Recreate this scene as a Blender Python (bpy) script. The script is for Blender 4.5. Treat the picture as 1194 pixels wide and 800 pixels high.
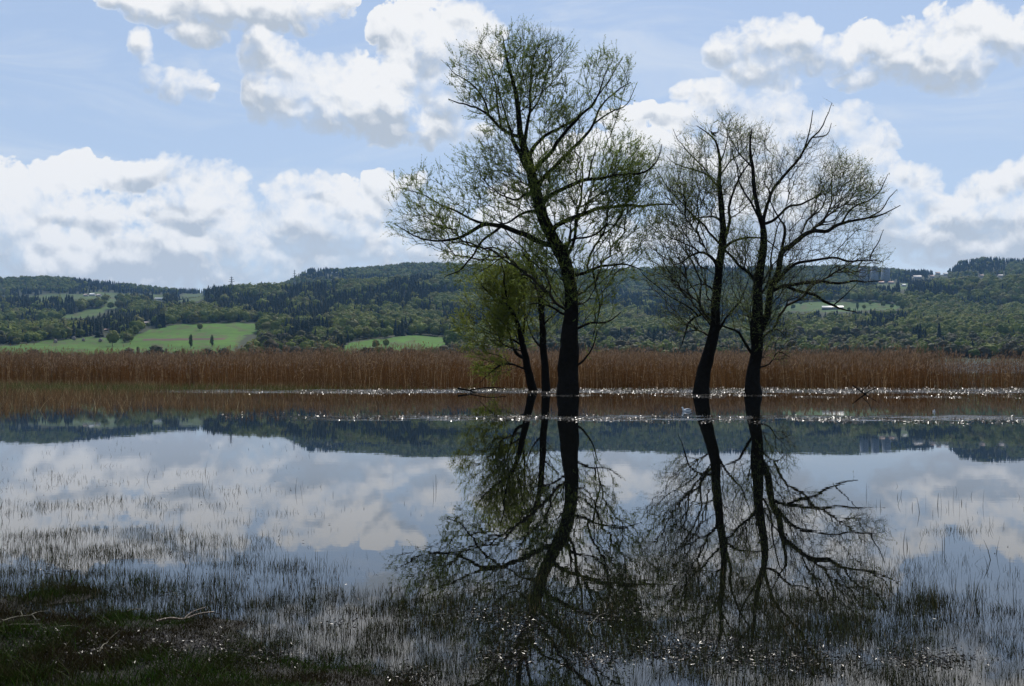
import bpy, math, random
import numpy as np
from mathutils import Vector, Matrix, kdtree

for _o in list(bpy.data.objects):
    bpy.data.objects.remove(_o)
SC = bpy.context.scene
COL = SC.collection
R = math.radians
random.seed(7)
RNG = np.random.default_rng(11)

# ------------------------------------------------------------------ camera
FPX = 1280.0                     # focal length in pixels of the 1194 px wide photograph
HORIZON = 419.0                  # row of the horizon
EYE = 1.65                       # eye height above the flooded meadow
PITCH = math.atan((HORIZON - 400.0) / FPX)
cam = bpy.data.cameras.new('camera')
cam.sensor_width = 36.0
cam.lens = 36.0 * FPX / 1194.0
cam.clip_start = 0.05
cam.clip_end = 60000.0
camo = bpy.data.objects.new('camera', cam)
camo.location = (0, 0, EYE)
camo.rotation_euler = (math.pi / 2 + PITCH, 0, 0)
COL.objects.link(camo)
SC.camera = camo

SUN_EL, SUN_AZ = R(43), R(9)     # the sun stands high behind the trees, a little to the right
SKY_STRENGTH = 0.1
SC.view_settings.view_transform = 'Standard'
SC.view_settings.look = 'None'
SC.view_settings.gamma = 1.0
SC.view_settings.exposure = 0.0
SC.view_settings.use_curve_mapping = False
SC.render.engine = 'CYCLES'
SC.cycles.use_denoising = True
SC.cycles.denoiser = 'OPENIMAGEDENOISE'
SC.cycles.max_bounces = 6
SC.cycles.diffuse_bounces = 2
SC.cycles.glossy_bounces = 3
SC.cycles.transmission_bounces = 3
SC.cycles.volume_bounces = 0
SC.cycles.transparent_max_bounces = 8
SC.cycles.sample_clamp_indirect = 8.0
SC.cycles.sample_clamp_direct = 8.0
SC.cycles.caustics_reflective = False
SC.cycles.caustics_refractive = False


def pdir(px, py):
    """direction of a photograph pixel as a world vector with y = 1"""
    x, y, z = (px - 597.0) / FPX, 1.0, (400.0 - py) / FPX
    c, s = math.cos(PITCH), math.sin(PITCH)
    yy, zz = y * c - z * s, y * s + z * c
    return x / yy, zz / yy


def P(px, py, Y):
    u, w = pdir(px, py)
    return (u * Y, Y, EYE + w * Y)


def G(px, py):
    """point of the water surface seen at a pixel below the horizon"""
    u, w = pdir(px, py)
    Y = -EYE / w
    return u * Y, Y


# ------------------------------------------------------------------ node helpers
class NT:
    def __init__(s, tree):
        s.t, s.n = tree, tree.nodes

    def new(s, kind, ins=None, **kw):
        n = s.n.new(kind)
        for k, v in kw.items():
            setattr(n, k, v)
        if ins:
            for k, v in ins.items():
                s.put(n.inputs[k], v)
        return n

    def put(s, sock, v):
        if isinstance(v, bpy.types.NodeSocket):
            s.t.links.new(v, sock)
        else:
            sock.default_value = v

    def m(s, op, a, b=0.0, c=0.0, clamp=False):
        n = s.n.new('ShaderNodeMath')
        n.operation = op
        n.use_clamp = clamp
        s.put(n.inputs[0], a)
        s.put(n.inputs[1], b)
        s.put(n.inputs[2], c)
        return n.outputs[0]

    def v(s, op, a, b=(0, 0, 0), c=(0, 0, 0), out=0):
        n = s.n.new('ShaderNodeVectorMath')
        n.operation = op
        s.put(n.inputs[0], a)
        s.put(n.inputs[1], b)
        if op == 'MULTIPLY_ADD':
            s.put(n.inputs[2], c)
        return n.outputs[out]

    def smooth(s, x, a, b):
        n = s.n.new('ShaderNodeMapRange')
        n.interpolation_type = 'SMOOTHSTEP'
        s.put(n.inputs[0], x)
        n.inputs[1].default_value = a
        n.inputs[2].default_value = b
        return n.outputs[0]

    def noise(s, vec, scale, detail=4.0, rough=0.5, lac=2.0, dim='3D', out='Fac', dist=0.0):
        n = s.n.new('ShaderNodeTexNoise')
        n.noise_dimensions = dim
        s.put(n.inputs['Vector'], vec)
        n.inputs['Scale'].default_value = scale
        n.inputs['Detail'].default_value = detail
        n.inputs['Roughness'].default_value = rough
        n.inputs['Lacunarity'].default_value = lac
        n.inputs['Distortion'].default_value = dist
        return n.outputs[out]

    def mix(s, f, a, b):
        n = s.n.new('ShaderNodeMix')
        n.data_type = 'RGBA'
        s.put(n.inputs[0], f)
        s.put(n.inputs[6], a)
        s.put(n.inputs[7], b)
        return n.outputs[2]

    def ramp(s, x, stops):
        n = s.n.new('ShaderNodeValToRGB')
        s.put(n.inputs[0], x)
        e = n.color_ramp.elements
        e[0].position, e[0].color = stops[0][0], (*stops[0][1], 1)
        e[1].position, e[1].color = stops[-1][0], (*stops[-1][1], 1)
        for p, c in stops[1:-1]:
            k = e.new(p)
            k.color = (*c, 1)
        return n.outputs[0]


# ------------------------------------------------------------------ sky with cumulus clouds
# every cloud: azimuth/elevation of its lobes, given as (px, py, rx, ry, softness weight)
CLOUDS = [
    # strip along the top
    (190, 8, 75, 18), (270, 6, 95, 30), (340, 10, 72, 28), (390, 2, 30, 22), (235, 36, 34, 15), (300, 20, 50, 18),
    (165, 58, 16, 24), (205, 100, 40, 24), (178, 92, 20, 18), (215, 88, 22, 14),
    # big cloud left of the tree
    (315, 70, 34, 34), (340, 92, 42, 42), (375, 95, 45, 30), (415, 88, 32, 30), (400, 120, 62, 44), (450, 110, 45, 45),
    (455, 140, 62, 32), (500, 145, 44, 26), (330, 115, 44, 40), (300, 108, 18, 30), (465, 85, 30, 42), (520, 110, 35, 40),
    (462, 38, 34, 30), (488, 24, 40, 30), (520, 18, 42, 28), (556, 30, 36, 24), (505, 50, 52, 40), (550, 62, 38, 30), (480, 68, 30, 30),
    # bank on the left
    (-10, 225, 40, 36), (30, 228, 38, 40), (12, 255, 60, 46), (70, 215, 40, 30), (95, 205, 38, 26), (140, 208, 44, 26),
    (190, 206, 32, 24), (218, 200, 36, 30), (252, 206, 34, 32), (262, 232, 32, 50), (222, 248, 50, 48), (276, 268, 26, 40),
    (110, 256, 60, 40), (160, 292, 110, 42), (60, 300, 110, 48), (255, 295, 90, 44), (330, 226, 22, 26), (350, 236, 34, 34),
    (376, 228, 28, 30), (395, 243, 34, 36), (350, 270, 62, 46), (410, 275, 46, 38), (440, 288, 44, 26), (380, 305, 110, 28),
    (448, 222, 30, 24), (478, 218, 26, 20), (440, 246, 30, 24), (300, 292, 60, 40), (420, 250, 24, 26), (500, 300, 60, 16),
    (200, 322, 260, 26), (-60, 280, 90, 70), (505, 262, 40, 30),
    # behind the trees
    (430, 206, 12, 8), (600, 270, 60, 34), (660, 250, 60, 40), (720, 285, 70, 34), (755, 131, 17, 13), (725, 148, 32, 24), (700, 172, 48, 28),
    (560, 155, 22, 12), (600, 230, 30, 20), (650, 190, 50, 26),
    (800, 106, 18, 12), (835, 112, 34, 20), (872, 128, 44, 26), (905, 132, 42, 28), (930, 150, 40, 30), (965, 150, 34, 28),
    (1000, 148, 26, 26), (1022, 158, 24, 22), (1038, 160, 14, 12), (1000, 175, 34, 26), (1025, 184, 22, 10),
    (880, 165, 70, 34), (800, 138, 40, 20), (780, 180, 60, 30), (850, 200, 90, 32), (960, 195, 60, 36), (900, 250, 120, 44),
    (800, 280, 80, 40), (1000, 230, 60, 46),
    # top right
    (846, 56, 26, 20), (880, 44, 38, 24), (915, 58, 44, 34), (895, 80, 44, 26), (948, 74, 28, 18), (985, 66, 32, 26), (1015, 54, 34, 28),
    (1050, 60, 40, 34), (1082, 40, 36, 30), (1108, 18, 36, 24), (1140, 34, 36, 30), (1110, 72, 50, 34), (1168, 48, 32, 24), (1080, 84, 40, 22),
    (1205, 40, 26, 30), (1000, 90, 30, 14), (905, 100, 30, 12),
    # bottom right
    (1052, 204, 26, 18), (1076, 214, 24, 22), (1090, 236, 26, 24), (1060, 245, 40, 30), (1120, 240, 30, 20), (1152, 222, 34, 24),
    (1180, 214, 32, 24), (1210, 220, 44, 36), (1150, 258, 74, 34), (1080, 280, 60, 26), (1170, 290, 80, 26), (1040, 262, 36, 36),
    (1250, 270, 80, 60), (1120, 302, 60, 12),
]



def _hash(ix, iy, seed):
    h = (ix.astype(np.int64) * 374761393 + iy.astype(np.int64) * 668265263 + seed * 1442695041) & 0xffffffff
    h = ((h ^ (h >> 13)) * 1274126177) & 0xffffffff
    h = (h ^ (h >> 16)) & 0xffffff
    return h / float(0xffffff)


def vnoise(x, y, seed=0):
    """smooth 2-D value noise, 0..1"""
    x, y = np.asarray(x, float), np.asarray(y, float)
    ix, iy = np.floor(x), np.floor(y)
    fx, fy = x - ix, y - iy
    fx, fy = fx * fx * fx * (fx * (fx * 6 - 15) + 10), fy * fy * fy * (fy * (fy * 6 - 15) + 10)
    a, b = _hash(ix, iy, seed), _hash(ix + 1, iy, seed)
    c, d = _hash(ix, iy + 1, seed), _hash(ix + 1, iy + 1, seed)
    return (a + (b - a) * fx) * (1 - fy) + (c + (d - c) * fx) * fy


def fbm(x, y, octaves=4, seed=0, gain=0.5):
    t, amp, s = 0.0, 1.0, 0.0
    for k in range(octaves):
        t = t + amp * vnoise(x * 2 ** k + 17.3 * k, y * 2 ** k - 9.1 * k, seed + k)
        s += amp
        amp *= gain
    return t / s


def mesh_np(name, verts, faces, mat=None, parent=None, smooth=False, attrs=None, cattr=None, link=True):
    """one mesh object from arrays; attrs = float point attributes, cattr = (n,3) point colour named tint"""
    verts = np.ascontiguousarray(verts, dtype=np.float32)
    faces = np.asarray(faces)
    me = bpy.data.meshes.new(name)
    me.vertices.add(len(verts))
    me.vertices.foreach_set('co', verts.ravel())
    k = faces.shape[1]
    me.loops.add(faces.size)
    me.loops.foreach_set('vertex_index', faces.astype(np.int32).ravel())
    me.polygons.add(len(faces))
    me.polygons.foreach_set('loop_start', np.arange(0, faces.size, k, dtype=np.int32))
    if smooth:
        me.polygons.foreach_set('use_smooth', np.ones(len(faces), dtype=bool))
    for n, a in (attrs or {}).items():
        at = me.attributes.new(n, 'FLOAT', 'POINT')
        at.data.foreach_set('value', np.ascontiguousarray(a, dtype=np.float32))
    if cattr is not None:
        at = me.color_attributes.new('tint', 'FLOAT_COLOR', 'POINT')
        c4 = np.ones((len(verts), 4), dtype=np.float32)
        c4[:, :3] = cattr
        at.data.foreach_set('color', c4.ravel())
    me.update(calc_edges=True)
    if mat is not None:
        me.materials.append(mat)
    o = bpy.data.objects.new(name, me)
    if link:
        COL.objects.link(o)
    if parent is not None:
        o.parent = parent
    return o


def grid_faces(nu, nv):
    """quads of a grid with index = i * nv + j"""
    i, j = np.meshgrid(np.arange(nu - 1), np.arange(nv - 1), indexing='ij')
    a = (i * nv + j).ravel()
    return np.stack([a, a + nv, a + nv + 1, a + 1], 1)


def cloud_grid(A, E):
    """heights of the cumulus heaps on an azimuth/elevation grid: every traced lobe carries smaller billows, those carry smaller ones"""
    rng = np.random.default_rng(4)
    na, ne = len(A), len(E)
    aa, ee = np.meshgrid(A, E, indexing='ij')
    wa = (fbm(aa * 34, ee * 34, 4, 5) - .5) * .016
    we = (fbm(aa * 34, ee * 34, 4, 9) - .5) * .014
    PA, PE = (aa + wa) * FPX, (ee + we) * FPX
    F = np.zeros((na, ne))
    H = np.full((na, ne), -99.0)
    lob = []
    for (px, py, rx, ry) in CLOUDS:
        u, t = pdir(px, py)
        lob.append((math.atan(u) * FPX, math.atan(t / math.hypot(1, u)) * FPX, rx * .90, ry * .88, 0.0, 0))
    # clouds outside the picture
    for k in range(70):
        az = rng.uniform(R(37), R(68)) * rng.choice([-1, 1])
        el = rng.uniform(R(2), R(27))
        for j in range(5):
            lob.append((az * FPX + rng.normal(0, 55), el * FPX + rng.normal(0, 18), rng.uniform(30, 80), rng.uniform(20, 45), 0.0, 0))
    kids = []
    for (a0, e0, rx, ry, h, g) in lob:
        for j in range(int(5 + rx * .16)):
            th = rng.uniform(0, 2 * math.pi)
            q = rng.uniform(.25, .95)
            r = min(rx, ry) * rng.uniform(.22, .42)
            kids.append((a0 + math.cos(th) * rx * q, e0 + math.sin(th) * ry * q, r * 1.15, r, min(rx, ry) * .8 * math.sqrt(1 - q * q) - r * .35, 1))
    kids2 = []
    for (a0, e0, rx, ry, h, g) in kids:
        for j in range(4):
            th = rng.uniform(0, 2 * math.pi)
            q = rng.uniform(.3, 1.0)
            r = ry * rng.uniform(.30, .5)
            kids2.append((a0 + math.cos(th) * rx * q, e0 + math.sin(th) * ry * q, r * 1.1, r, h + ry * .8 * math.sqrt(max(0, 1 - q * q)) - r * .3, 2))
    da, de = (A[1] - A[0]) * FPX, (E[1] - E[0]) * FPX
    for (a0, e0, rx, ry, h, g) in lob + kids + kids2:
        k = 1.45
        i0, i1 = int((a0 - rx * k - 25 - A[0] * FPX) / da), int((a0 + rx * k + 25 - A[0] * FPX) / da) + 1
        j0, j1 = int((e0 - ry * k - 25 - E[0] * FPX) / de), int((e0 + ry * k + 25 - E[0] * FPX) / de) + 1
        i0, j0, i1, j1 = max(i0, 0), max(j0, 0), min(i1, na), min(j1, ne)
        if i1 <= i0 or j1 <= j0:
            continue
        d = ((PA[i0:i1, j0:j1] - a0) / rx) ** 2 + ((PE[i0:i1, j0:j1] - e0) / ry) ** 2
        if g < 2:
            f = np.clip(1 - d * .5, 0, 1)
            F[i0:i1, j0:j1] = np.maximum(F[i0:i1, j0:j1], f * (1 if g == 0 else .88))
        hh = np.where(d < 1, h + min(rx, ry) * .8 * np.sqrt(np.clip(1 - d, 0, 1)), -99)
        H[i0:i1, j0:j1] = np.maximum(H[i0:i1, j0:j1], hh)
    cov = np.clip((F - .42) / .2, 0, 1)
    H = np.maximum(H, -2.0)

    def blur(x, n):
        for _ in range(n):
            x = (np.roll(x, 1, 0) + 2 * x + np.roll(x, -1, 0)) / 4
            x = (np.roll(x, 1, 1) + 2 * x + np.roll(x, -1, 1)) / 4
        return x
    Hs, Hb = blur(H, 2), blur(H, 24)
    lit = 0
    for X, w, s_ in ((Hs, .60, 1.0), (Hb, .95, 2.0)):
        gx, gy = np.gradient(X, da, de)
        nrm = 1 / np.sqrt(1 + (gx * s_) ** 2 + (gy * s_) ** 2)
        lit = lit + w * ((-gx * s_ * .22 - gy * s_ * .78 + .20) * nrm)
    # cloud that the sunlight has already crossed on its way down
    above = np.zeros_like(F)
    acc = np.zeros(na)
    thick = np.clip(blur(cov, 3), 0, 1)
    for j in range(ne - 1, -1, -1):
        acc = acc * math.exp(-de / 42.0) + thick[:, j] * de
        above[:, j] = acc
    above = blur(above, 10) / 42.0
    return F, lit, above


def build_sky():
    """world: clear Nishita sky. sky: a band of the dome 30 km out that carries the cumulus clouds"""
    w = bpy.data.worlds.new('World')
    SC.world = w
    w.use_nodes = True
    w.node_tree.nodes.clear()

    def clear_sky(W, vec, el, uv):
        sky = W.new('ShaderNodeTexSky', sky_type='NISHITA', sun_disc=False)
        sky.sun_elevation = SUN_EL
        sky.sun_rotation = SUN_AZ
        sky.altitude = 540
        sky.air_density = 1.0
        sky.dust_density = 0.8
        sky.ozone_density = 1.6
        W.put(sky.inputs[0], vec)
        tint = W.ramp(W.m('DIVIDE', el, 0.40, clamp=True), [(0.0, (6.0, 6.8, 7.6)), (0.35, (4.9, 6.2, 8.3)), (1.0, (4.1, 5.5, 8.1))])
        c = W.mix(0.8, sky.outputs[0], tint)
        veil = W.smooth(W.noise(W.v('MULTIPLY', uv, (5, 22, 1)), 1.0, 6.0, 0.62, dim='2D', dist=.6), 0.45, 0.85)
        return W.mix(W.m('MULTIPLY', veil, 0.6), c, (7.4, 8.0, 8.8, 1))

    W = NT(w.node_tree)
    d = W.new('ShaderNodeTexCoord').outputs['Generated']
    x, y, z = W.new('ShaderNodeSeparateXYZ', {0: d}).outputs
    el = W.m('ARCSINE', z)
    uv = W.new('ShaderNodeCombineXYZ', {0: W.m('ARCTAN2', x, y), 1: el, 2: 0.0}).outputs[0]
    bg = W.new('ShaderNodeBackground', {'Color': clear_sky(W, d, el, uv), 'Strength': SKY_STRENGTH})
    out = W.new('ShaderNodeOutputWorld')
    W.t.links.new(bg.outputs[0], out.inputs[0])
    w.cycles.sampling_method = 'MANUAL'
    w.cycles.sample_map_resolution = 512

    m = bpy.data.materials.new('sky_with_clouds')
    m.use_nodes = True
    m.node_tree.nodes.clear()
    W = NT(m.node_tree)
    p = W.new('ShaderNodeTexCoord').outputs['Object']
    d = W.v('NORMALIZE', p)
    x, y, z = W.new('ShaderNodeSeparateXYZ', {0: d}).outputs
    az, el = W.m('ARCTAN2', x, y), W.m('ARCSINE', z)
    uv = W.new('ShaderNodeCombineXYZ', {0: az, 1: el, 2: 0.0}).outputs[0]

    def att(n):
        return W.new('ShaderNodeAttribute', attribute_name=n).outputs['Fac']

    wv = W.v('MULTIPLY_ADD', W.v('SUBTRACT', W.noise(uv, 30, 3.0, 0.5, out='Color', dim='2D'), (.5, .5, .5)), (.014, .014, 0), uv)

    def detail(vec, fine):
        a = W.m('SUBTRACT', W.noise(vec, 19.0, 8.0 if fine else 5.0, 0.62, dim='2D'), 0.5)
        b = W.m('ABSOLUTE', W.m('SUBTRACT', W.noise(vec, 40.0, 5.0 if fine else 4.0, 0.55, dim='2D'), 0.5))
        return W.m('MULTIPLY_ADD', b, -1.05, W.m('MULTIPLY_ADD', a, 1.35, 0.10))
    n0, n1 = detail(wv, True), detail(W.v('ADD', wv, (.004, .010, 0)), False)
    heap = att('heap')
    f0 = W.m('MULTIPLY_ADD', n0, W.m('MULTIPLY', W.smooth(heap, 0.0, 0.34), 1.3), heap)
    edge = W.m('SUBTRACT', f0, 0.42)
    # crisp towers in places, torn and misty margins elsewhere
    torn = W.smooth(W.noise(uv, 7.0, 2.0, 0.5, dim='2D'), 0.38, 0.62)
    soft = W.m('MULTIPLY_ADD', torn, 0.46, 0.09)
    soft = W.m('MULTIPLY_ADD', W.smooth(att('above'), 0.15, 0.9), 0.34, soft)
    cover = W.m('DIVIDE', W.m('ADD', edge, 0.03), soft, clamp=True)
    cover = W.m('MULTIPLY', cover, W.m('MULTIPLY_ADD', cover, -0.5, 1.5), clamp=True)
    # thin rims and sunlit tops are bright; undersides and hearts under much cloud stay grey-blue
    relief = W.m('MULTIPLY', W.m('SUBTRACT', n1, n0), 1.15)
    dark = W.m('MULTIPLY_ADD', att('above'), 0.36, 0.30)
    dark = W.m('MULTIPLY_ADD', att('lit'), -0.90, dark)
    dark = W.m('ADD', dark, W.m('MULTIPLY', W.m('SUBTRACT', W.noise(uv, 11.0, 3.0, 0.5, dim='2D'), 0.5), 0.9))
    dark = W.m('MULTIPLY_ADD', W.smooth(el, 0.17, 0.09), 0.12, dark)
    dark = W.m('ADD', dark, relief, clamp=True)
    rim = W.smooth(edge, 0.02, 0.30)
    rim = W.m('MAXIMUM', rim, W.smooth(att('above'), 0.25, 0.8))
    dark = W.m('MULTIPLY', dark, W.m('MULTIPLY_ADD', rim, 0.75, 0.25))
    cl = W.ramp(dark, [(0.0, (9.4, 9.4, 9.4)), (0.3, (8.5, 8.65, 8.85)), (0.65, (6.6, 6.95, 7.45)), (1.0, (4.9, 5.5, 6.3))])
    low = W.smooth(el, 0.14, 0.05)
    cl = W.mix(W.m('MULTIPLY', low, 0.18), cl, (7.6, 7.85, 8.2, 1))
    c = W.mix(W.m('MULTIPLY', cover, 0.97), clear_sky(W, d, el, uv), cl)
    em = W.new('ShaderNodeEmission', {'Color': c, 'Strength': SKY_STRENGTH})
    tr = W.new('ShaderNodeBsdfTransparent')
    mx = W.new('ShaderNodeMixShader', {0: att('opaque')})
    W.t.links.new(tr.outputs[0], mx.inputs[1])
    W.t.links.new(em.outputs[0], mx.inputs[2])
    W.t.links.new(mx.outputs[0], W.new('ShaderNodeOutputMaterial').inputs[0])
    m.cycles.emission_sampling = 'NONE'

    A = np.linspace(R(-64), R(64), 1500)
    E = np.linspace(R(-1.0), R(29), 360)
    F, lit, above = cloud_grid(A, E)
    aa, ee = np.meshgrid(A, E, indexing='ij')
    aa, ee = aa.ravel(), ee.ravel()
    r = 30000.0
    v = np.stack([np.sin(aa) * np.cos(ee), np.cos(aa) * np.cos(ee), np.sin(ee)], 1) * r
    op = np.clip((R(64) - np.abs(aa)) / R(6), 0, 1) * np.clip((R(29) - ee) / R(4), 0, 1)
    o = mesh_np('sky', v, grid_faces(1500, 360), m, attrs={'heap': F.ravel(), 'lit': lit.ravel(), 'above': above.ravel(), 'opaque': op})
    o.location = (0, 0, EYE)
    o['kind'] = 'structure'
    return o


build_sky()
sun = bpy.data.lights.new('sun', 'SUN')
sun.energy = 4.0
sun.angle = R(0.53)
sun.color = (1.0, 0.95, 0.87)
suno = bpy.data.objects.new('sun', sun)
sd = Vector((math.sin(SUN_AZ) * math.cos(SUN_EL), math.cos(SUN_AZ) * math.cos(SUN_EL), math.sin(SUN_EL)))
suno.rotation_euler = sd.to_track_quat('Z', 'Y').to_euler()
suno.location = (0, 0, 60)
COL.objects.link(suno)


# ------------------------------------------------------------------ names, labels
def tag(o, label=None, cat=None, group=None, kind=None):
    if label:
        o['label'] = label
    if cat:
        o['category'] = cat
    if group:
        o['group'] = group
    if kind:
        o['kind'] = kind
    return o


def thing(name, label, cat, loc=(0, 0, 0), rz=0.0, group=None):
    o = bpy.data.objects.new(name, None)
    o.empty_display_size = 0.3
    o.location = loc
    o.rotation_euler = (0, 0, rz)
    COL.objects.link(o)
    return tag(o, label, cat, group)


def copy_thing(o, loc, rz=0.0, scale=None, label=None):
    c = o.copy()
    COL.objects.link(c)
    c.location = loc
    c.rotation_euler = (0, 0, rz)
    if scale:
        c.scale = scale
    if label:
        c['label'] = label
    for ch in list(o.children):
        p = ch.copy()
        COL.objects.link(p)
        p.parent = c
        for g in list(ch.children):
            q = g.copy()
            COL.objects.link(q)
            q.parent = p
    return c


# ------------------------------------------------------------------ materials
def mat(name, base, rough=0.8, bump=0.0, bscale=20.0, var=0.0, vscale=3.0, spec=0.3, tint=False, metal=0.0, coord='Object'):
    """procedural surface: base colour with noise variation (var), bump, optional per-point tint attribute"""
    m = bpy.data.materials.new(name)
    m.use_nodes = True
    T = NT(m.node_tree)
    b = m.node_tree.nodes['Principled BSDF']
    tc = T.new('ShaderNodeTexCoord').outputs[coord]
    if tint:
        c = T.new('ShaderNodeAttribute', attribute_name='tint').outputs['Color']
    else:
        c = (*base, 1)
    if var > 0:
        n = T.noise(tc, vscale, 5.0, 0.6)
        k = T.m('MULTIPLY_ADD', T.m('SUBTRACT', n, 0.5), var * 2.4, 1.0)
        sc = T.new('ShaderNodeVectorMath', operation='SCALE')
        if tint:
            T.put(sc.inputs[0], c)
        else:
            sc.inputs[0].default_value = base
        T.put(sc.inputs[3], k)
        c = sc.outputs[0]
    T.put(b.inputs['Base Color'], c)
    b.inputs['Roughness'].default_value = rough
    b.inputs['Specular IOR Level'].default_value = spec
    b.inputs['Metallic'].default_value = metal
    if bump > 0:
        bp = T.new('ShaderNodeBump', {'Height': T.noise(tc, bscale, 6.0, 0.65), 'Strength': bump})
        bp.inputs['Distance'].default_value = 0.1
        T.put(b.inputs['Normal'], bp.outputs[0])
    return m


def leaf_mat(name, base, trans=0.5, rough=0.5, tint=False, spec=0.3, tcol=None):
    """thin leaf or blade: reflects and lets light through"""
    m = bpy.data.materials.new(name)
    m.use_nodes = True
    T = NT(m.node_tree)
    b = m.node_tree.nodes['Principled BSDF']
    out = m.node_tree.nodes['Material Output']
    c = T.new('ShaderNodeAttribute', attribute_name='tint').outputs['Color'] if tint else (*base, 1)
    T.put(b.inputs['Base Color'], c)
    b.inputs['Roughness'].default_value = rough
    b.inputs['Specular IOR Level'].default_value = spec
    t = T.new('ShaderNodeBsdfTranslucent')
    T.put(t.inputs[0], c if tcol is None else (*tcol, 1))
    mx = T.new('ShaderNodeMixShader', {0: trans})
    T.t.links.new(b.outputs[0], mx.inputs[1])
    T.t.links.new(t.outputs[0], mx.inputs[2])
    T.t.links.new(mx.outputs[0], out.inputs[0])
    return m


# ------------------------------------------------------------------ terrain: lake basin and hills
KX0 = np.array([-500, -150, 0, 50, 100, 150, 200, 250, 300, 350, 400, 470, 540, 600, 700, 800, 900, 1000, 1050, 1100, 1150, 1194, 1350, 1700], float)
KX = np.sort(np.concatenate([KX0, [338, 358, 1110, 1120]]))
KR = np.array([860, 900, 1000, 1200, 1500, 1900, 2400, 2900, 3400, 4500, 5600, 9000], float)
PROF = {
    860: [-4] * 24,
    900: [0.3] * 24,
    1000: [2, 2, 2, 2, 2, 2, 2, 2, 2, 2, 2, 2, 2, 1, 1, 0, 0, 0, 0, 0, 0, 0, 0, 0],
    1200: [10, 10, 11, 12, 12, 12, 13, 13, 12, 12, 12, 12, 10, 8, 6, 5, 5, 6, 6, 6, 6, 6, 6, 8],
    1500: [22, 22, 21, 21, 22, 24, 25, 26, 25, 26, 28, 28, 22, 18, 16, 15, 16, 18, 20, 20, 22, 22, 22, 22],
    1900: [30, 30, 30, 31, 34, 38, 42, 43, 43, 42, 44, 44, 40, 36, 34, 32, 34, 38, 38, 38, 38, 38, 36, 36],
    2400: [44, 44, 44, 46, 48, 50, 54, 58, 60, 62, 64, 66, 64, 56, 50, 48, 54, 58, 58, 54, 52, 54, 54, 54],
    2900: [64, 62, 62, 66, 68, 66, 66, 75, 78, 80, 83, 87, 89, 80, 66, 64, 68, 76, 78, 82, 86, 88, 86, 80],
    3400: [66, 66, 68, 70, 72, 66, 60, 66, 70, 72, 74, 76, 78, 78, 70, 70, 74, 84, 84, 84, 86, 88, 84, 80],
    4500: [92, 92, 91, 92, 89, 84, 79, 77, 76, 95, 102, 107, 107, 104, 100, 105, 104, 104, 99, 103, 114, 113, 104, 98],
    5600: [80, 80, 78, 78, 76, 70, 66, 62, 66, 84, 90, 92, 92, 90, 86, 88, 90, 90, 86, 88, 96, 96, 90, 84],
    9000: [34] * 24,
}
_PT = np.array([np.interp(KX, KX0, PROF[int(r)]) for r in KR])
_PT[9, np.searchsorted(KX, [338, 350, 358, 1100, 1110, 1120])] = [87, 95, 101, 98, 100, 110]      # (r, x)


def app_height(px, Y):
    """apparent height (photo pixels above the horizon row) of the ground at azimuth px and distance Y"""
    px, Y = np.asarray(px, float), np.asarray(Y, float)
    cols = np.stack([np.interp(px, KX, row) for row in _PT])          # (r, n)
    lr, q = np.log(KR), np.log(np.clip(Y, 860, 9000))
    k = np.clip(np.searchsorted(lr, q) - 1, 0, len(lr) - 2)
    t = (q - lr[k]) / (lr[k + 1] - lr[k])
    t = t * t * (3 - 2 * t) * .5 + t * .5
    i = np.arange(len(px))
    e = cols[k, i] * (1 - t) + cols[k + 1, i] * t
    n = (fbm(px / 70.0, Y / 420.0, 4, 31) - .5) * 5.0 * np.clip((Y - 1300) / 900, 0, 1)
    return e + n


def ground_z(X, Y):
    X, Y = np.asarray(X, float), np.asarray(Y, float)
    px = 597 + FPX * X / np.maximum(Y, 1)
    z = EYE + app_height(px, Y) / FPX * Y
    return np.where(Y < 860, -1.0, z)


def in_poly(px, py, poly):
    inside = np.zeros(len(px), bool)
    n = len(poly)
    for i in range(n):
        x0, y0 = poly[i]
        x1, y1 = poly[(i + 1) % n]
        c = ((y0 > py) != (y1 > py)) & (px < (x1 - x0) * (py - y0) / (y1 - y0 + 1e-9) + x0)
        inside ^= c
    return inside


MEADOWS = [  # outlines of the open meadows, (px, py) of their ground
    ([(146, 412), (150, 396), (172, 386), (205, 379), (236, 376), (300, 378), (303, 385), (284, 393), (268, 412)], (0.058, 0.118, 0.012)),
    ([(-200, 414), (-200, 404), (0, 404), (50, 398), (105, 393), (142, 396), (160, 414)], (0.055, 0.105, 0.014)),
    ([(62, 373), (88, 365), (114, 360), (126, 352), (152, 351), (138, 360), (100, 371)], (0.065, 0.10, 0.024)),
    ([(392, 412), (410, 400), (440, 396), (470, 392.5), (520, 391), (524, 412)], (0.055, 0.12, 0.012)),
    ([(900, 364), (918, 354), (960, 351.5), (1000, 352), (1060, 356), (1042, 361), (1000, 362), (985, 364), (940, 363)], (0.052, 0.090, 0.020)),
    ([(-40, 352), (0, 349), (60, 343), (120, 341), (190, 343), (196, 348), (60, 356)], (0.06, 0.085, 0.024)),
    ([(860, 416), (880, 411), (960, 411), (990, 416)], (0.06, 0.10, 0.02)),
    ([(205, 352), (215, 342), (240, 342), (236, 352)], (0.065, 0.09, 0.03)),
    ([(990, 336), (1000, 329), (1062, 331), (1064, 338)], (0.055, 0.085, 0.022)),
    ([(-40, 384), (20, 378), (70, 376), (70, 381), (10, 388)], (0.05, 0.09, 0.03)),
]


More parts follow.
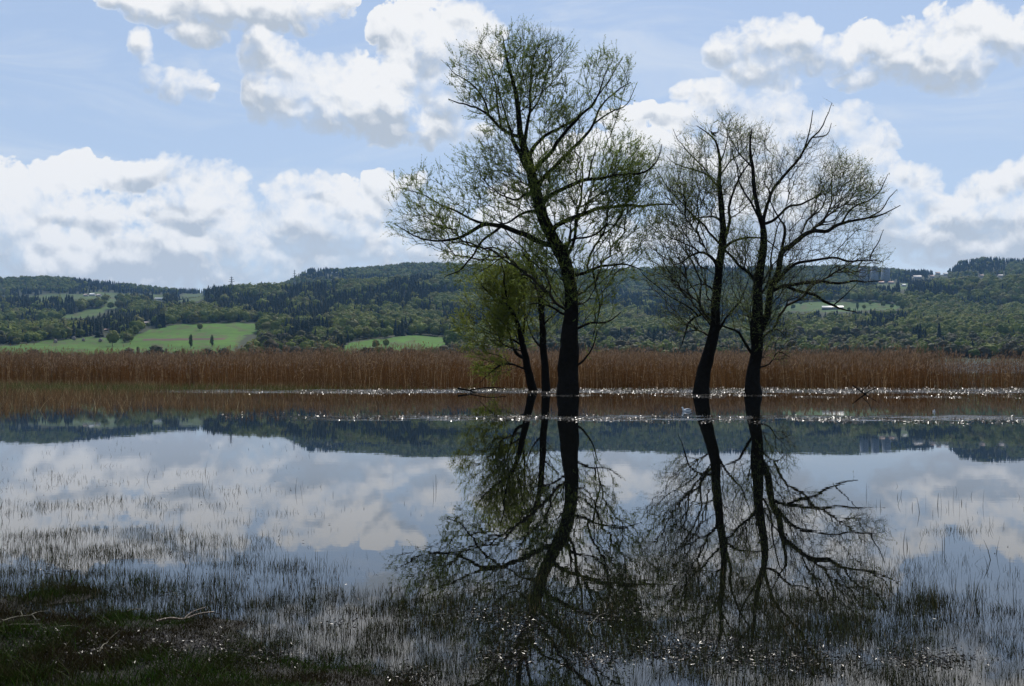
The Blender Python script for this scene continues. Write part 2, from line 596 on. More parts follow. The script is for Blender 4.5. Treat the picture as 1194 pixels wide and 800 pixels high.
def meadow_index(X, Y):
    px = 597 + FPX * X / Y
    py = HORIZON - app_height(px, Y)
    idx = np.full(len(px), -1)
    wob = (fbm(px / 14.0, Y / 90.0, 3, 77) - .5) * 4.5
    px = px + (fbm(px / 20.0 + 9, Y / 60.0, 3, 78) - .5) * 14
    for k, (poly, c) in enumerate(MEADOWS):
        idx[in_poly(px, py + wob, poly)] = k
    return idx


def build_terrain():
    cols = np.concatenate([np.linspace(-900, -150, 26)[:-1], np.linspace(-150, 1350, 501)[:-1], np.linspace(1350, 2100, 26)])
    rr = np.concatenate([[0.5, 2.5, 5, 10, 20, 40, 80, 160, 320, 600, 850], np.geomspace(865, 6000, 260), np.geomspace(6100, 12000, 20)])
    c, r = np.meshgrid(cols, rr, indexing='ij')
    c, r = c.ravel(), r.ravel()
    X = (c - 597) / FPX * r
    z = ground_z(X, r)
    px = c
    col = np.tile(np.array([0.045, 0.05, 0.025]), (len(X), 1))
    idx = meadow_index(X, np.maximum(r, 1))
    py = HORIZON - app_height(px, r)
    for k, (poly, mc) in enumerate(MEADOWS):
        s = idx == k
        col[s] = np.array(mc)
    # strip fields inside the meadows: a ploughed stripe, mown and unmown parcels
    st = (idx == 0) & (np.abs(py - (395.5 - (px - 230) * .012)) < 1.1) & (px > 165) & (px < 262)
    col[st] = (0.10, 0.055, 0.04)
    par = vnoise(px / 30.0, r / 110.0, 5)
    mow = .5 + .5 * np.sin(py * 5.2 + px * .05)
    fleck = fbm(px / 5.0, r / 25.0, 3, 8)
    col[idx >= 0] *= (0.62 + 0.5 * par + .10 * mow + .35 * fleck)[idx >= 0][:, None]
    bare = (idx >= 0) & (fbm(px / 9.0 + 3, r / 60.0, 3, 6) > .66)
    col[bare] = col[bare] * .5 + np.array([.045, .035, .018])
    col[r < 870] = (0.03, 0.025, 0.015)
    m = mat('meadow_and_soil', (.1, .1, .1), rough=0.95, var=0.35, vscale=0.02, tint=True, spec=0.1)
    # close the sheet behind the camera
    n1, n2 = len(cols), len(rr)
    o = mesh_np('ground', np.stack([X, r, z], 1), grid_faces(n1, n2), m, smooth=True, cattr=col)
    tag(o, kind='structure')
    back = mesh_np('ground_behind', [(-9000, -9000, -1.02), (9000, -9000, -1.02), (9000, 900, -1.02), (-9000, 900, -1.02)], [(0, 1, 2, 3)], m,
                   cattr=np.tile([[.03, .025, .015]], (4, 1)))
    tag(back, kind='structure')


build_terrain()


# ------------------------------------------------------------------ water of the flooded meadow and the lake
def build_water():
    m = bpy.data.materials.new('still_water')
    m.use_nodes = True
    T = NT(m.node_tree)
    b = m.node_tree.nodes['Principled BSDF']
    b.inputs['Base Color'].default_value = (0.003, 0.0035, 0.003, 1)
    b.inputs['Roughness'].default_value = 0.006
    b.inputs['IOR'].default_value = 1.45
    b.inputs['Specular IOR Level'].default_value = 0.5
    tc = T.new('ShaderNodeTexCoord').outputs['Object']
    x, y, z = T.new('ShaderNodeSeparateXYZ', {0: tc}).outputs
    # calm film near the bank, slightly breathing water further out, rougher open lake behind the reeds
    n1 = T.noise(T.v('MULTIPLY', tc, (1.0, 1.6, 1)), 1.6, 3.0, 0.55)
    n2 = T.noise(T.v('MULTIPLY', tc, (1, 2, 1)), 9.0, 2.0, 0.5)
    lake = T.smooth(y, 110, 150)
    far = T.smooth(y, 22, 60)
    h = T.m('MULTIPLY_ADD', n2, 0.05, n1)
    # cat's-paws: two wind-ruffled strips, before the reeds and a third of the way out
    y = T.m('MULTIPLY_ADD', T.m('SUBTRACT', T.noise(T.v('MULTIPLY', tc, (1, .1, 1)), .35, 4.0, 0.6), 0.5), 5.0, y)
    fb = T.m('MULTIPLY', T.smooth(y, 53.0, 55.5), T.smooth(y, 61.5, 58.5))
    fb = T.m('MULTIPLY', fb, T.smooth(x, -22, -6))
    nb = T.m('MULTIPLY', T.m('MULTIPLY', T.smooth(y, 29.2, 30.2), T.smooth(y, 32.6, 31.6)), T.smooth(x, -8, 0))
    gap = T.smooth(T.noise(T.v('MULTIPLY', tc, (.35, 1.1, 1)), 1.0, 4.0, 0.65), 0.47, 0.60)
    ruf = T.m('MULTIPLY', T.m('MAXIMUM', fb, T.m('MULTIPLY', nb, .4)), gap)
    chop = T.m('MULTIPLY', T.noise(T.v('MULTIPLY', tc, (1.0, 1.4, 1)), 5.0, 4.0, 0.6), T.m('MULTIPLY', ruf, 0.030))
    h = T.m('MULTIPLY', h, T.m('MULTIPLY_ADD', lake, 0.06, T.m('MULTIPLY_ADD', far, 0.0005, 0.00035)))
    h = T.m('ADD', h, chop)
    bp = T.new('ShaderNodeBump', {'Height': h, 'Strength': 1.0})
    bp.inputs['Distance'].default_value = 1.0
    T.put(b.inputs['Normal'], bp.outputs[0])
    rr = [-60, -20, 0, 5, 10, 20, 40, 70, 130, 300, 880]
    v, f = [], []
    for i, y0 in enumerate(rr):
        w = 80 + abs(y0) * 1.4
        for k in range(9):
            v.append((-w + 2 * w * k / 8, y0, 0.0))
    f = grid_faces(len(rr), 9)[:, ::-1]
    o = mesh_np('water', v, f, m)
    tag(o, kind='structure')


build_water()


# ------------------------------------------------------------------ far woods
def ico(sub):
    import bmesh
    bm = bmesh.new()
    bmesh.ops.create_icosphere(bm, subdivisions=sub, radius=1.0)
    v = np.array([w.co[:] for w in bm.verts])
    f = np.array([[w.index for w in q.verts] for q in bm.faces])
    bm.free()
    return v, f


def rand_unit(n, rng):
    v = rng.normal(size=(n, 3))
    return v / np.linalg.norm(v, axis=1)[:, None]


def clump_quads(c, nrm, size, rng):
    """a ragged quad for each centre, facing roughly along nrm"""
    n = len(c)
    a = np.cross(nrm, rand_unit(n, rng))
    a /= np.linalg.norm(a, axis=1)[:, None] + 1e-9
    b = np.cross(nrm, a)
    s = np.broadcast_to(size, (n,))[:, None]
    q = np.stack([c - a * s * rng.uniform(.5, 1, (n, 1)), c - b * s * rng.uniform(.5, 1, (n, 1)),
                  c + a * s * rng.uniform(.5, 1, (n, 1)), c + b * s * rng.uniform(.5, 1, (n, 1))], 1)
    return q.reshape(-1, 3), np.arange(n * 4).reshape(n, 4)


def quads_to_tris(f):
    return np.concatenate([f[:, [0, 1, 2]], f[:, [0, 2, 3]]])


def crown_round(seed, nl=46, sub=1, lump=0.28, nclump=0):
    """broadleaf crown of unit size: height 1, base at 0; cluster of leafy lumps plus loose clumps of leaves"""
    rng = np.random.default_rng(seed)
    V, F, k = [], [], 0
    iv, jf = ico(sub)
    lobes_ = [((0, 0, .56), (.30, .30, .38))]
    for i in range(4 + nclump):
        a = rng.uniform(0, 2 * math.pi)
        h = rng.uniform(.30, .85)
        rr = .20 * math.sin(min(1, (1.05 - h) * 1.8) * 1.5)
        s = rng.uniform(.13, .2)
        lobes_.append(((rr * math.cos(a), rr * math.sin(a), h), (s, s, s * rng.uniform(.8, 1.3))))
    for c, s in lobes_:
        w = iv * (1 + rng.normal(0, lump * .5, (len(iv), 1))) * np.array(s) + np.array(c)
        V.append(w)
        F.append(jf + k)
        k += len(w)
    n = nl
    d = rand_unit(n, rng)
    c = d * np.array([.33, .33, .42]) * rng.uniform(.75, 1.12, (n, 1)) + np.array([0, 0, .56])
    q, f = clump_quads(c, d + rand_unit(n, rng) * .6, rng.uniform(.05, .10, n), rng)
    V.append(q)
    F.append(quads_to_tris(f) + k)
    V = np.concatenate(V)
    V[:, 2] = np.maximum(V[:, 2], .02)
    return V, np.concatenate(F)


def crown_conifer(seed, tiers=7, arms=9):
    rng = np.random.default_rng(seed)
    V, F, k = [], [], 0
    for t in range(tiers):
        z0 = .06 + .88 * t / tiers
        r0 = (.20 * (1 - z0) + .02) * rng.uniform(.85, 1.15)
        m = arms
        a = np.linspace(0, 2 * math.pi, m, endpoint=False) + rng.uniform(0, 1)
        rr = r0 * rng.uniform(.55, 1.2, m)
        ring = np.stack([rr * np.cos(a), rr * np.sin(a), np.full(m, z0) - rng.uniform(0, .04, m)], 1)
        V.append(ring)
        V.append([[0, 0, min(1.0, z0 + .88 / tiers * 1.7)]])
        i = np.arange(m)
        F.append(np.stack([i + k, (i + 1) % m + k, np.full(m, m + k)], 1))
        k += m + 1
    return np.concatenate(V), np.concatenate(F)


DECID = [(0.120, 0.140, 0.026), (0.095, 0.122, 0.022), (0.150, 0.160, 0.034), (0.080, 0.108, 0.020), (0.13, 0.125, 0.038), (0.17, 0.19, 0.034)]
CONIF = [(0.013, 0.024, 0.016), (0.010, 0.019, 0.014), (0.018, 0.029, 0.016)]
BARE = [(0.060, 0.062, 0.026), (0.072, 0.062, 0.032), (0.050, 0.056, 0.024)]


# buildings on the hills: (px, py of the foot, width px, storeys/height px, roof colour, wall colour, label)
HOUSES = [
    (971, 361, 24, 4.4, (.62, .62, .60), (.30, .29, .27), 'long white-roofed farm hall below the green meadow on the right-hand hillside'),
    (1070, 325, 9, 4.0, (.55, .50, .46), (.72, .70, .66), 'widest pale house of the hilltop village, near its middle'),
    (1054, 334, 4.5, 3.0, (.62, .64, .60), (.70, .70, .68), 'small white house standing lowest in the hilltop village'),
    (1039, 331, 6, 3.2, (.26, .12, .08), (.55, .50, .42), 'red-roofed house of the hilltop village right of another red roof'),
    (1028, 331, 6, 3.2, (.28, .13, .08), (.50, .45, .38), 'red-roofed house below the apartment towers'),
    (1087, 324, 5, 3.4, (.20, .12, .09), (.66, .63, .58), 'brown-roofed house right of the widest pale village house'),
    (1094, 319, 4.5, 3.2, (.30, .20, .16), (.70, .68, .64), 'small pale house highest in the hilltop village'),
    (1103, 321, 4.0, 3.0, (.40, .40, .40), (.80, .80, .78), 'bright white house at the edge of the hilltop wood'),
    (1145, 323, 4.5, 3.0, (.25, .16, .12), (.62, .60, .56), 'lone house before the dark hilltop wood on the right'),
    (1167, 323, 5, 3.0, (.40, .34, .30), (.70, .68, .64), 'house farthest right before the dark hilltop wood'),
    (107.5, 345, 6, 3.2, (.62, .62, .60), (.78, .77, .74), 'bright white house in the middle of the left hill hamlet'),
    (115, 345.5, 4.5, 2.8, (.40, .36, .32), (.66, .64, .60), 'grey-roofed house right of the bright white one on the left hill'),
    (100, 345.5, 4.5, 2.8, (.30, .22, .18), (.58, .56, .52), 'brown-roofed house left of the bright white one on the left hill'),
    (185, 349.5, 9, 2.4, (.40, .43, .46), (.45, .46, .48), 'low grey barn on the saddle between the two hills'),
    (171, 378, 5, 3.0, (.30, .24, .22), (.66, .63, .60), 'pale farmhouse at the upper edge of the big green meadow'),
    (124, 386, 4.5, 2.6, (.22, .12, .09), (.50, .45, .40), 'small brown house among the trees left of the big meadow'),
]
TOWERS = [(1007, 329, 8, 17, 'leftmost pale apartment tower on the skyline behind the bare branches'), (1020, 329, 7, 18, 'middle pale apartment tower on the skyline'),
          (1033, 329, 8, 16, 'rightmost pale apartment tower on the skyline')]


def find_y(px, py, lo=1000.0, hi=5200.0):
    Ys = np.linspace(lo, hi, 1600)
    e = app_height(np.full(1600, float(px)), Ys)
    k = np.where(e >= HORIZON - py)[0]
    return float(Ys[k[0]]) if len(k) else float(Ys[e.argmax()])


def wood_points(rng, ylo, yhi, xlo, xhi, spacing):
    """scattered tree places on the slopes, none on meadows or where a crown would hide one"""
    pts = []
    y = ylo
    while y < yhi:
        n = int((xhi - xlo) / FPX * y / (spacing * (1 + .0 * y)))
        px = rng.uniform(xlo, xhi, n)
        yy = y + rng.uniform(-.6, .6, n) * spacing
        pts.append(np.stack([(px - 597) / FPX * yy, yy], 1))
        y += spacing * .95
    p = np.concatenate(pts)
    X, Y = p[:, 0], p[:, 1]
    px = 597 + FPX * X / Y
    bad = meadow_index(X, Y) >= 0
    py = HORIZON - app_height(px, Y)
    hpx = 15.0 / Y * FPX
    for k, (poly, c) in enumerate(MEADOWS):
        if k in (0, 1, 2, 3, 4, 7):
            for t in (.3, .65, 1.0, 1.35):
                bad |= in_poly(px, py - hpx * t, poly) & (Y < {0: 1900, 1: 1500, 2: 2600, 3: 1500, 4: 2700, 7: 3300}[k])
    for h in HOUSES:
        bad |= (abs(px - h[0]) < h[2] * .5 + 3) & (py > h[1] - 2.0) & (py - 24.0 / Y * FPX < h[1] + .5)
    for h in TOWERS:
        bad |= (abs(px - h[0]) < h[2] * .5 + 2) & (py > h[1] - 3.0) & (py - 24.0 / Y * FPX < h[1] - 5)
    return p[~bad]


def species(px, py, rng, n):
    """0 broadleaf, 1 conifer, 2 bare/brownish; in stands as on the photograph"""
    s = fbm(px / 60.0 + 3, py / 15.0, 3, 91)
    k = np.where(s > .545, 1, 0)
    dark = ((px < 150) & (py < 395) & (py > 362)) | ((px > 225) & (px < 545) & (py > 343) & (py < 374)) | ((px > 930) & (px < 1080) & (py > 375) & (py < 402))
    k = np.where(dark & (s > .45), 1, k)
    light = ((px > 900) & (py > 318) & (py < 372)) | ((px > 560) & (py > 345) & (py < 374)) | ((py > 378) & (px > 300)) & ~dark
    k = np.where(light & (s < .60), 0, k)
    k = np.where((py > 400) & (rng.random(n) < .45), 2, k)
    return np.where(rng.random(n) < .07, 1 - np.minimum(k, 1), k)


def merged_wood(name, label, pts, rng, protos, hmin, hmax, m, thin=1.0):
    X, Y = pts[:, 0], pts[:, 1]
    n = len(X)
    px = 597 + FPX * X / Y
    py = HORIZON - app_height(px, Y)
    z = ground_z(X, Y) - .8
    sp = species(px, py, rng, n)
    V, F, C = [], [], []
    off = 0
    for s in (0, 1, 2):
        plist = protos[s]
        pick = rng.integers(0, len(plist), n)
        for j, (pv, pf) in enumerate(plist):
            w = np.where((sp == s) & (pick == j))[0]
            if not len(w):
                continue
            h = rng.uniform(hmin, hmax, len(w)) * (1.12 if s == 1 else 1.0)
            wd = h * rng.uniform(.8, 1.25, len(w)) * (1.15 if s != 1 else 1.0)
            a = rng.uniform(0, 2 * math.pi, len(w))
            ca, sa = np.cos(a), np.sin(a)
            vx = (pv[None, :, 0] * ca[:, None] - pv[None, :, 1] * sa[:, None]) * wd[:, None] + X[w, None]
            vy = (pv[None, :, 0] * sa[:, None] + pv[None, :, 1] * ca[:, None]) * wd[:, None] + Y[w, None]
            vz = pv[None, :, 2] * h[:, None] + z[w, None]
            v = np.stack([vx, vy, vz], -1)
            pal = np.array([DECID, CONIF, BARE][s] if s != 1 else CONIF)
            c = pal[rng.integers(0, len(pal), len(w))] * rng.uniform(.85, 1.16, (len(w), 1))
            cc = c[:, None, :] * rng.uniform(.85, 1.15, (1, len(pv), 1))
            V.append(v.reshape(-1, 3))
            C.append(np.broadcast_to(cc, (len(w), len(pv), 3)).reshape(-1, 3))
            ff = pf[None] + (np.arange(len(w)) * len(pv))[:, None, None] + off
            F.append(ff.reshape(-1, 3))
            off += len(w) * len(pv)
    o = mesh_np(name, np.concatenate(V), np.concatenate(F), m, cattr=np.concatenate(C))
    return tag(o, label, 'wood', kind='stuff')


def build_woods():
    rng = np.random.default_rng(5)
    m = leaf_mat('wood_foliage', (.1, .1, .1), trans=0.32, rough=0.7, tint=True, spec=0.05)
    near = [[crown_round(s, 60, 1) for s in range(5)], [crown_conifer(s) for s in range(4)], [crown_round(s + 20, 80, 1, .5) for s in range(3)]]
    farp = [[crown_round(s, 26, 1, nclump=-2) for s in range(4)], [crown_conifer(s, 5, 6) for s in range(3)], [crown_round(s + 20, 26, 1, nclump=-2) for s in range(2)]]
    p1 = wood_points(rng, 985, 1500, -90, 1290, 13.0)
    p2 = wood_points(rng, 1500, 2350, -90, 1290, 14.5)
    p3 = wood_points(rng, 2350, 3450, -90, 1290, 17.0)
    p4 = wood_points(rng, 3450, 4650, -90, 1290, 22.0)
    print('woods', len(p1), len(p2), len(p3), len(p4))
    merged_wood('lakeside_wood', 'brownish green alder and willow wood on the far lake shore', p1, rng, near, 10, 17, m)
    merged_wood('lower_slope_wood', 'fresh green mixed wood around the meadows on the lower slope', p2, rng, near, 15, 25, m)
    merged_wood('hillside_wood', 'dark mixed forest covering the middle of the hillside', p3, rng, near, 17, 28, m)
    merged_wood('ridge_wood', 'blue-hazed forest along the farthest ridge against the clouds', p4, rng, near, 15, 23, m)


build_woods()


# ------------------------------------------------------------------ the five willow and alder stems standing in the water
def catmull(pts, step):
    """resample a polyline of (x,y,z,r) smoothly at about step metres"""
    p = np.asarray(pts, float)
    q = np.vstack([2 * p[0] - p[1], p, 2 * p[-1] - p[-2]])
    out = []
    for i in range(1, len(q) - 2):
        L = np.linalg.norm(q[i + 1, :3] - q[i, :3])
        n = max(1, int(round(L / step)))
        t = np.arange(n)[:, None] / n
        a, b, c, d = q[i - 1], q[i], q[i + 1], q[i + 2]
        out.append(.5 * ((2 * b) + (-a + c) * t + (2 * a - 5 * b + 4 * c - d) * t * t + (-a + 3 * b - 3 * c + d) * t ** 3))
    out.append(p[-1:])
    return np.vstack(out)


def tube(path, rad, sides, rng, lump=0.0, cap=True):
    """connected tube along path with radii rad"""
    path, rad = np.asarray(path, float), np.asarray(rad, float)
    t = np.gradient(path, axis=0)
    t /= np.linalg.norm(t, axis=1)[:, None] + 1e-9
    ref = np.array([0.31, 0.95, 0.05])
    u = np.cross(t, ref)
    u /= np.linalg.norm(u, axis=1)[:, None] + 1e-9
    w = np.cross(t, u)
    a = np.linspace(0, 2 * math.pi, sides, endpoint=False)
    r = rad[:, None] * np.ones((1, sides))
    if lump > 0:
        k = np.arange(len(path))[:, None] * .35
        r = r * (1 + lump * (fbm(np.cos(a)[None] * 1.6 + 7 + k * .25, np.sin(a)[None] * 1.6 + k, 3, int(rng.integers(1e6))) - .5) * 2)
    v = path[:, None, :] + (u[:, None] * np.cos(a)[None, :, None] + w[:, None] * np.sin(a)[None, :, None]) * r[:, :, None]
    n = len(path)
    i, j = np.meshgrid(np.arange(n - 1), np.arange(sides), indexing='ij')
    i, j = i.ravel(), j.ravel()
    jn = (j + 1) % sides
    f = np.stack([i * sides + j, i * sides + jn, (i + 1) * sides + jn, (i + 1) * sides + j], 1)
    return v.reshape(-1, 3), f


def segs(A, B, ra, rb, sides=3):
    """separate tapered prisms from A to B"""
    d = B - A
    L = np.linalg.norm(d, axis=1)[:, None] + 1e-9
    d = d / L
    ref = np.where(np.abs(d[:, 2:3]) < .9, np.array([[0, 0, 1.0]]), np.array([[1.0, 0, 0]]))
    u = np.cross(d, ref)
    u /= np.linalg.norm(u, axis=1)[:, None]
    w = np.cross(d, u)
    a = np.linspace(0, 2 * math.pi, sides, endpoint=False)
    o = u[:, None] * np.cos(a)[None, :, None] + w[:, None] * np.sin(a)[None, :, None]
    v0 = A[:, None] + o * np.reshape(ra, (-1, 1, 1))
    v1 = B[:, None] + o * np.reshape(rb, (-1, 1, 1))
    v = np.concatenate([v0, v1], 1).reshape(-1, 3)
    n = len(A)
    base = (np.arange(n) * 2 * sides)[:, None]
    f = []
    for j in range(sides):
        jn = (j + 1) % sides
        f.append(np.concatenate([base + j, base + jn, base + sides + jn, base + sides + j], 1))
    return v, np.concatenate(f)


def leaf_quads(c, d, L, W, rng):
    """narrow lance-shaped leaves from c along d"""
    n = len(c)
    s = np.cross(d, rand_unit(n, rng))
    s /= np.linalg.norm(s, axis=1)[:, None] + 1e-9
    L, W = L[:, None], W[:, None]
    q = np.stack([c, c + d * L * .45 + s * W, c + d * L, c + d * L * .45 - s * W], 1)
    return q.reshape(-1, 3), np.arange(n * 4).reshape(n, 4)


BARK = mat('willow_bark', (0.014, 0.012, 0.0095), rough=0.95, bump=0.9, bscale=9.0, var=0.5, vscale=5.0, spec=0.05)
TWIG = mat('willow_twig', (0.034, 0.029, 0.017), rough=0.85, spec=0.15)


def grow_tree(name, label, cat, base, Y, limbs, blobs, leafcol, seed, npts=2500, leaf_rate=1.0, twig_rate=1.0,
              gap=.33, spread=1.0, flare=1.12, group=None):
    """limbs: traced main axes [(parent, depth drift, [(px, py, radius px), ...])]; blobs: crown volumes (px, py, rx, ry, depth m);
    the fine branching grows into the blobs by space colonisation"""
    rng = np.random.default_rng(seed)
    root = thing(name, label, cat, (P(base[0], base[1], Y)[0], Y, 0), group=group)
    O = np.array(root.location)
    mpp = Y / FPX
    paths = []
    tv, tf, k = [], [], 0
    nodes, par, rad0 = [], [], []
    for li, (parent, drift, pts) in enumerate(limbs):
        n = len(pts)
        dep0 = 0.0
        if parent is not None:
            pp = paths[parent]
            x0, _, z0 = P(pts[0][0], pts[0][1], Y)
            i0 = np.argmin((pp[:, 0] - x0) ** 2 + (pp[:, 2] - z0) ** 2)
            dep0 = pp[i0, 1] - Y
        L = np.array([[*P(a, b, Y), r * mpp] for a, b, r in pts])
        acc = np.concatenate([[0], np.cumsum(np.hypot(np.diff(L[:, 0]), np.diff(L[:, 2])))])
        dep = dep0 + drift * acc + .12 * np.sin(acc * 1.3 + li) * np.minimum(acc, 1)
        thin_ = 1.0 if parent is None else .82
        W = np.array([[*P(a, b, Y + dd), r * mpp * thin_] for (a, b, r), dd in zip(pts, dep)])
        if parent is not None:
            W[0, :3] = paths[parent][i0, :3]
            W[0, 3] = min(W[0, 3], paths[parent][i0, 3])
        c = catmull(W, 0.22)
        c[:, 3] = np.maximum(c[:, 3], .012)
        # small kinks that real limbs have
        nn = len(c)
        tt = np.arange(nn) * .22
        amp = np.clip(tt / 1.5, 0, 1) * (.05 if c[0, 3] > .2 else .13)
        c[:, 0] += amp * (fbm(tt * .9, np.full(nn, li * 7.7 + seed), 3, 3) - .5) * 2
        c[:, 1] += amp * (fbm(tt * .9, np.full(nn, li * 5.1 + seed), 3, 4) - .5) * 3
        c[:, 2] += amp * (fbm(tt * .9, np.full(nn, li * 3.3 + seed), 3, 5) - .5) * 2
        paths.append(c)
        r = c[:, 3].copy()
        if parent is None:
            zz = c[:, 2]
            r *= 1 + (flare - 1) * np.exp(-np.maximum(zz, 0) / .55)
        v, f = tube(c[:, :3] - O, r, 14 if r[0] > .12 else 7, rng, lump=.16 if r[0] > .1 else .1)
        tv.append(v)
        tf.append(f + k)
        k += len(v)
        start = len(nodes)
        for i in range(nn):
            nodes.append(c[i, :3])
            par.append(-2 if i == 0 and parent is None else (start + i - 1 if i else -2))
            rad0.append(c[i, 3])
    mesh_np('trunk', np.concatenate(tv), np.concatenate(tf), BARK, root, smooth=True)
    # twig places: denser in clusters, with real gaps between them
    bw = np.array([b[2] * b[3] * b[4] for b in blobs]) ** .8
    cnt = rng.multinomial(npts * 3, bw / bw.sum())
    att = []
    for (bx, by, rx, ry, rd, *dy), m_ in zip(blobs, cnt):
        d = rand_unit(m_, rng) * rng.uniform(0.02, 1, (m_, 1)) ** (1 / 2.6)
        D = Y + (dy[0] if dy else 0) + d[:, 1] * rd
        att += [P(bx + d[i, 0] * rx, by + d[i, 2] * ry, D[i]) for i in range(m_)]
    att = np.array(att)
    clus = fbm(att[:, 0] * .75 + seed * 3.1, att[:, 2] * .75 + att[:, 1] * .55, 3, seed + 40)
    att = att[rng.random(len(att)) < np.clip((clus - gap) * 3.2, .08, 1)]
    att = att[rng.permutation(len(att))][:npts]
    nlimb = len(nodes)
    ND = np.array(nodes)
    # path length from the root for every limb node
    plen = np.zeros(nlimb)
    for i in range(nlimb):
        if par[i] >= 0:
            plen[i] = plen[par[i]] + np.linalg.norm(ND[i] - ND[par[i]])
        elif i:
            j = np.linalg.norm(ND[:i] - ND[i], axis=1).argmin()
            plen[i] = plen[j]
    ok = (ND[:, 2] > 1.2) & (np.array(rad0) < .30)
    # greedy tree that balances short connections against short paths to the root
    bf = .55
    best = np.full(len(att), 1e9)
    bi = np.zeros(len(att), int)
    idx = np.where(ok)[0]
    for s_ in range(0, len(idx), 200):
        blk = idx[s_:s_ + 200]
        dd = np.linalg.norm(att[:, None] - ND[blk][None], axis=2)
        dd = dd * 1.0 + bf * (plen[blk] + dd)
        j = dd.argmin(1)
        m_ = dd[np.arange(len(j)), j]
        b_ = m_ < best
        best[b_] = m_[b_]
        bi[b_] = blk[j[b_]]
    todo = np.ones(len(att), bool)
    NL, PL, PR = [], [], []
    while todo.any():
        i = int(np.where(todo, best, 1e9).argmin())
        todo[i] = False
        new = nlimb + len(NL)
        pp = int(bi[i])
        pos = ND[pp] if pp < nlimb else NL[pp - nlimb]
        pl = (plen[pp] if pp < nlimb else PL[pp - nlimb]) + np.linalg.norm(att[i] - pos)
        NL.append(att[i])
        PL.append(pl)
        PR.append(pp)
        dd = np.linalg.norm(att - att[i], axis=1)
        cst = dd + bf * (pl + dd)
        b_ = todo & (cst < best)
        best[b_] = cst[b_]
        bi[b_] = new
    # split long links, then relax: branches become smooth curves
    out, opar, remap = [], [], {}
    for q, (pos, pp) in enumerate(zip(NL, PR)):
        a_ = ND[pp] if pp < nlimb else NL[pp - nlimb]
        src = pp if pp < nlimb else remap[pp]
        L_ = np.linalg.norm(pos - a_)
        n_ = max(1, int(round(L_ / .28)))
        for t_ in range(1, n_ + 1):
            out.append(a_ + (pos - a_) * t_ / n_)
            opar.append(src)
            src = nlimb + len(out) - 1
        remap[nlimb + q] = src
    ND = np.vstack([ND, np.array(out)])
    par = np.array(list(par) + opar)
    N = len(ND)
    gi_ = np.arange(nlimb, N)
    nk = np.zeros(N)
    np.add.at(nk, par[gi_], 1)
    for it in range(5):
        sm_ = np.zeros((N, 3))
        np.add.at(sm_, par[gi_], ND[gi_])
        inner = gi_[nk[gi_] > 0]
        tgt = (ND[par[inner]] + sm_[inner] / nk[inner][:, None]) * .5
        ND[inner] = ND[inner] * .45 + tgt * .55
    ND[gi_] += rng.normal(0, .018, (len(gi_), 3))
    # hanging in an arc: twigs rise towards their ends
    par = np.array(par)
    # radii by the pipe model from the tips
    r = np.zeros(N)
    tipr = .0048
    acc = np.zeros(N)
    haskid = np.zeros(N, bool)
    for i in range(N - 1, nlimb - 1, -1):
        r[i] = tipr if acc[i] == 0 else acc[i] ** (1 / 2.15)
        p_ = par[i]
        if p_ >= nlimb:
            acc[p_] += r[i] ** 2.15
        haskid[p_] = True
    r0 = np.array(rad0)
    gi = np.arange(nlimb, N)
    rp = np.where(par[gi] >= nlimb, r[par[gi]], np.minimum(r[gi] * 1.3, r0[np.minimum(par[gi], nlimb - 1)]))
    A, B = ND[par[gi]], ND[gi]
    v, f = segs(A - O, B - O, rp, r[gi], 4)
    BV, BF, k = [v], [f], len(v)
    # twig sprays
    gdir = B - A
    gdir /= np.linalg.norm(gdir, axis=1)[:, None] + 1e-9
    want = np.where(haskid[gi], .8, 3.0) * twig_rate * np.where(r[gi] < .03, 1, .35)
    cnt = rng.poisson(want)
    S = np.repeat(np.arange(len(gi)), cnt)
    # twigs from the thin ends of the traced limbs
    thin = np.where(r0 < .05)[0]
    S2 = np.repeat(thin, rng.poisson(.7 * twig_rate, len(thin)))
    P0 = np.concatenate([B[S], ND[S2]])
    d0 = np.concatenate([gdir[S], rand_unit(len(S2), rng) * .6])
    d0 = d0 * 1.0 + rand_unit(len(d0), rng) * .6 + np.array([0, 0, .15])
    d0 /= np.linalg.norm(d0, axis=1)[:, None]
    Lt = rng.uniform(.20, .70, len(P0)) * spread
    M = 3
    prev, dirv, rt = P0, d0, np.full(len(P0), .0042)
    leafc, leafd = [], []
    for s in range(M):
        nd = dirv + rng.normal(0, .13, dirv.shape) + np.array([0, 0, .10])
        nd /= np.linalg.norm(nd, axis=1)[:, None]
        nx = prev + nd * (Lt / M)[:, None]
        v, f = segs(prev - O, nx - O, rt, rt * .72, 3)
        BV.append(v)
        BF.append(f + k)
        k += len(v)
        nl = rng.poisson(1.5 * leaf_rate, len(prev))
        ii = np.repeat(np.arange(len(prev)), nl)
        t = rng.uniform(0, 1, len(ii))[:, None]
        leafc.append(prev[ii] * (1 - t) + nx[ii] * t)
        leafd.append(nd[ii])
        prev, dirv, rt = nx, nd, rt * .72
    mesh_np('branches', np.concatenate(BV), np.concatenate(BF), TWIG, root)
    C, D = np.concatenate(leafc), np.concatenate(leafd)
    # leaves come in patches: fresh bright clumps and nearly bare parts
    den = fbm(C[:, 0] * .55 + 50, C[:, 2] * .55 + C[:, 1] * .3, 3, seed + 3)
    keep = rng.random(len(C)) < np.clip((den - .22) * 2.6, .12, 1)
    C, D = C[keep], D[keep]
    D = D * .5 + rand_unit(len(D), rng) * .8
    D /= np.linalg.norm(D, axis=1)[:, None]
    q, f = leaf_quads(C - O, D, rng.uniform(.030, .065, len(C)), rng.uniform(.009, .019, len(C)), rng)
    tone = rng.uniform(.7, 1.3, (len(C), 1)) * (.75 + .6 * fbm(C[:, 0] * .8, C[:, 2] * .8, 2, seed + 9))[:, None]
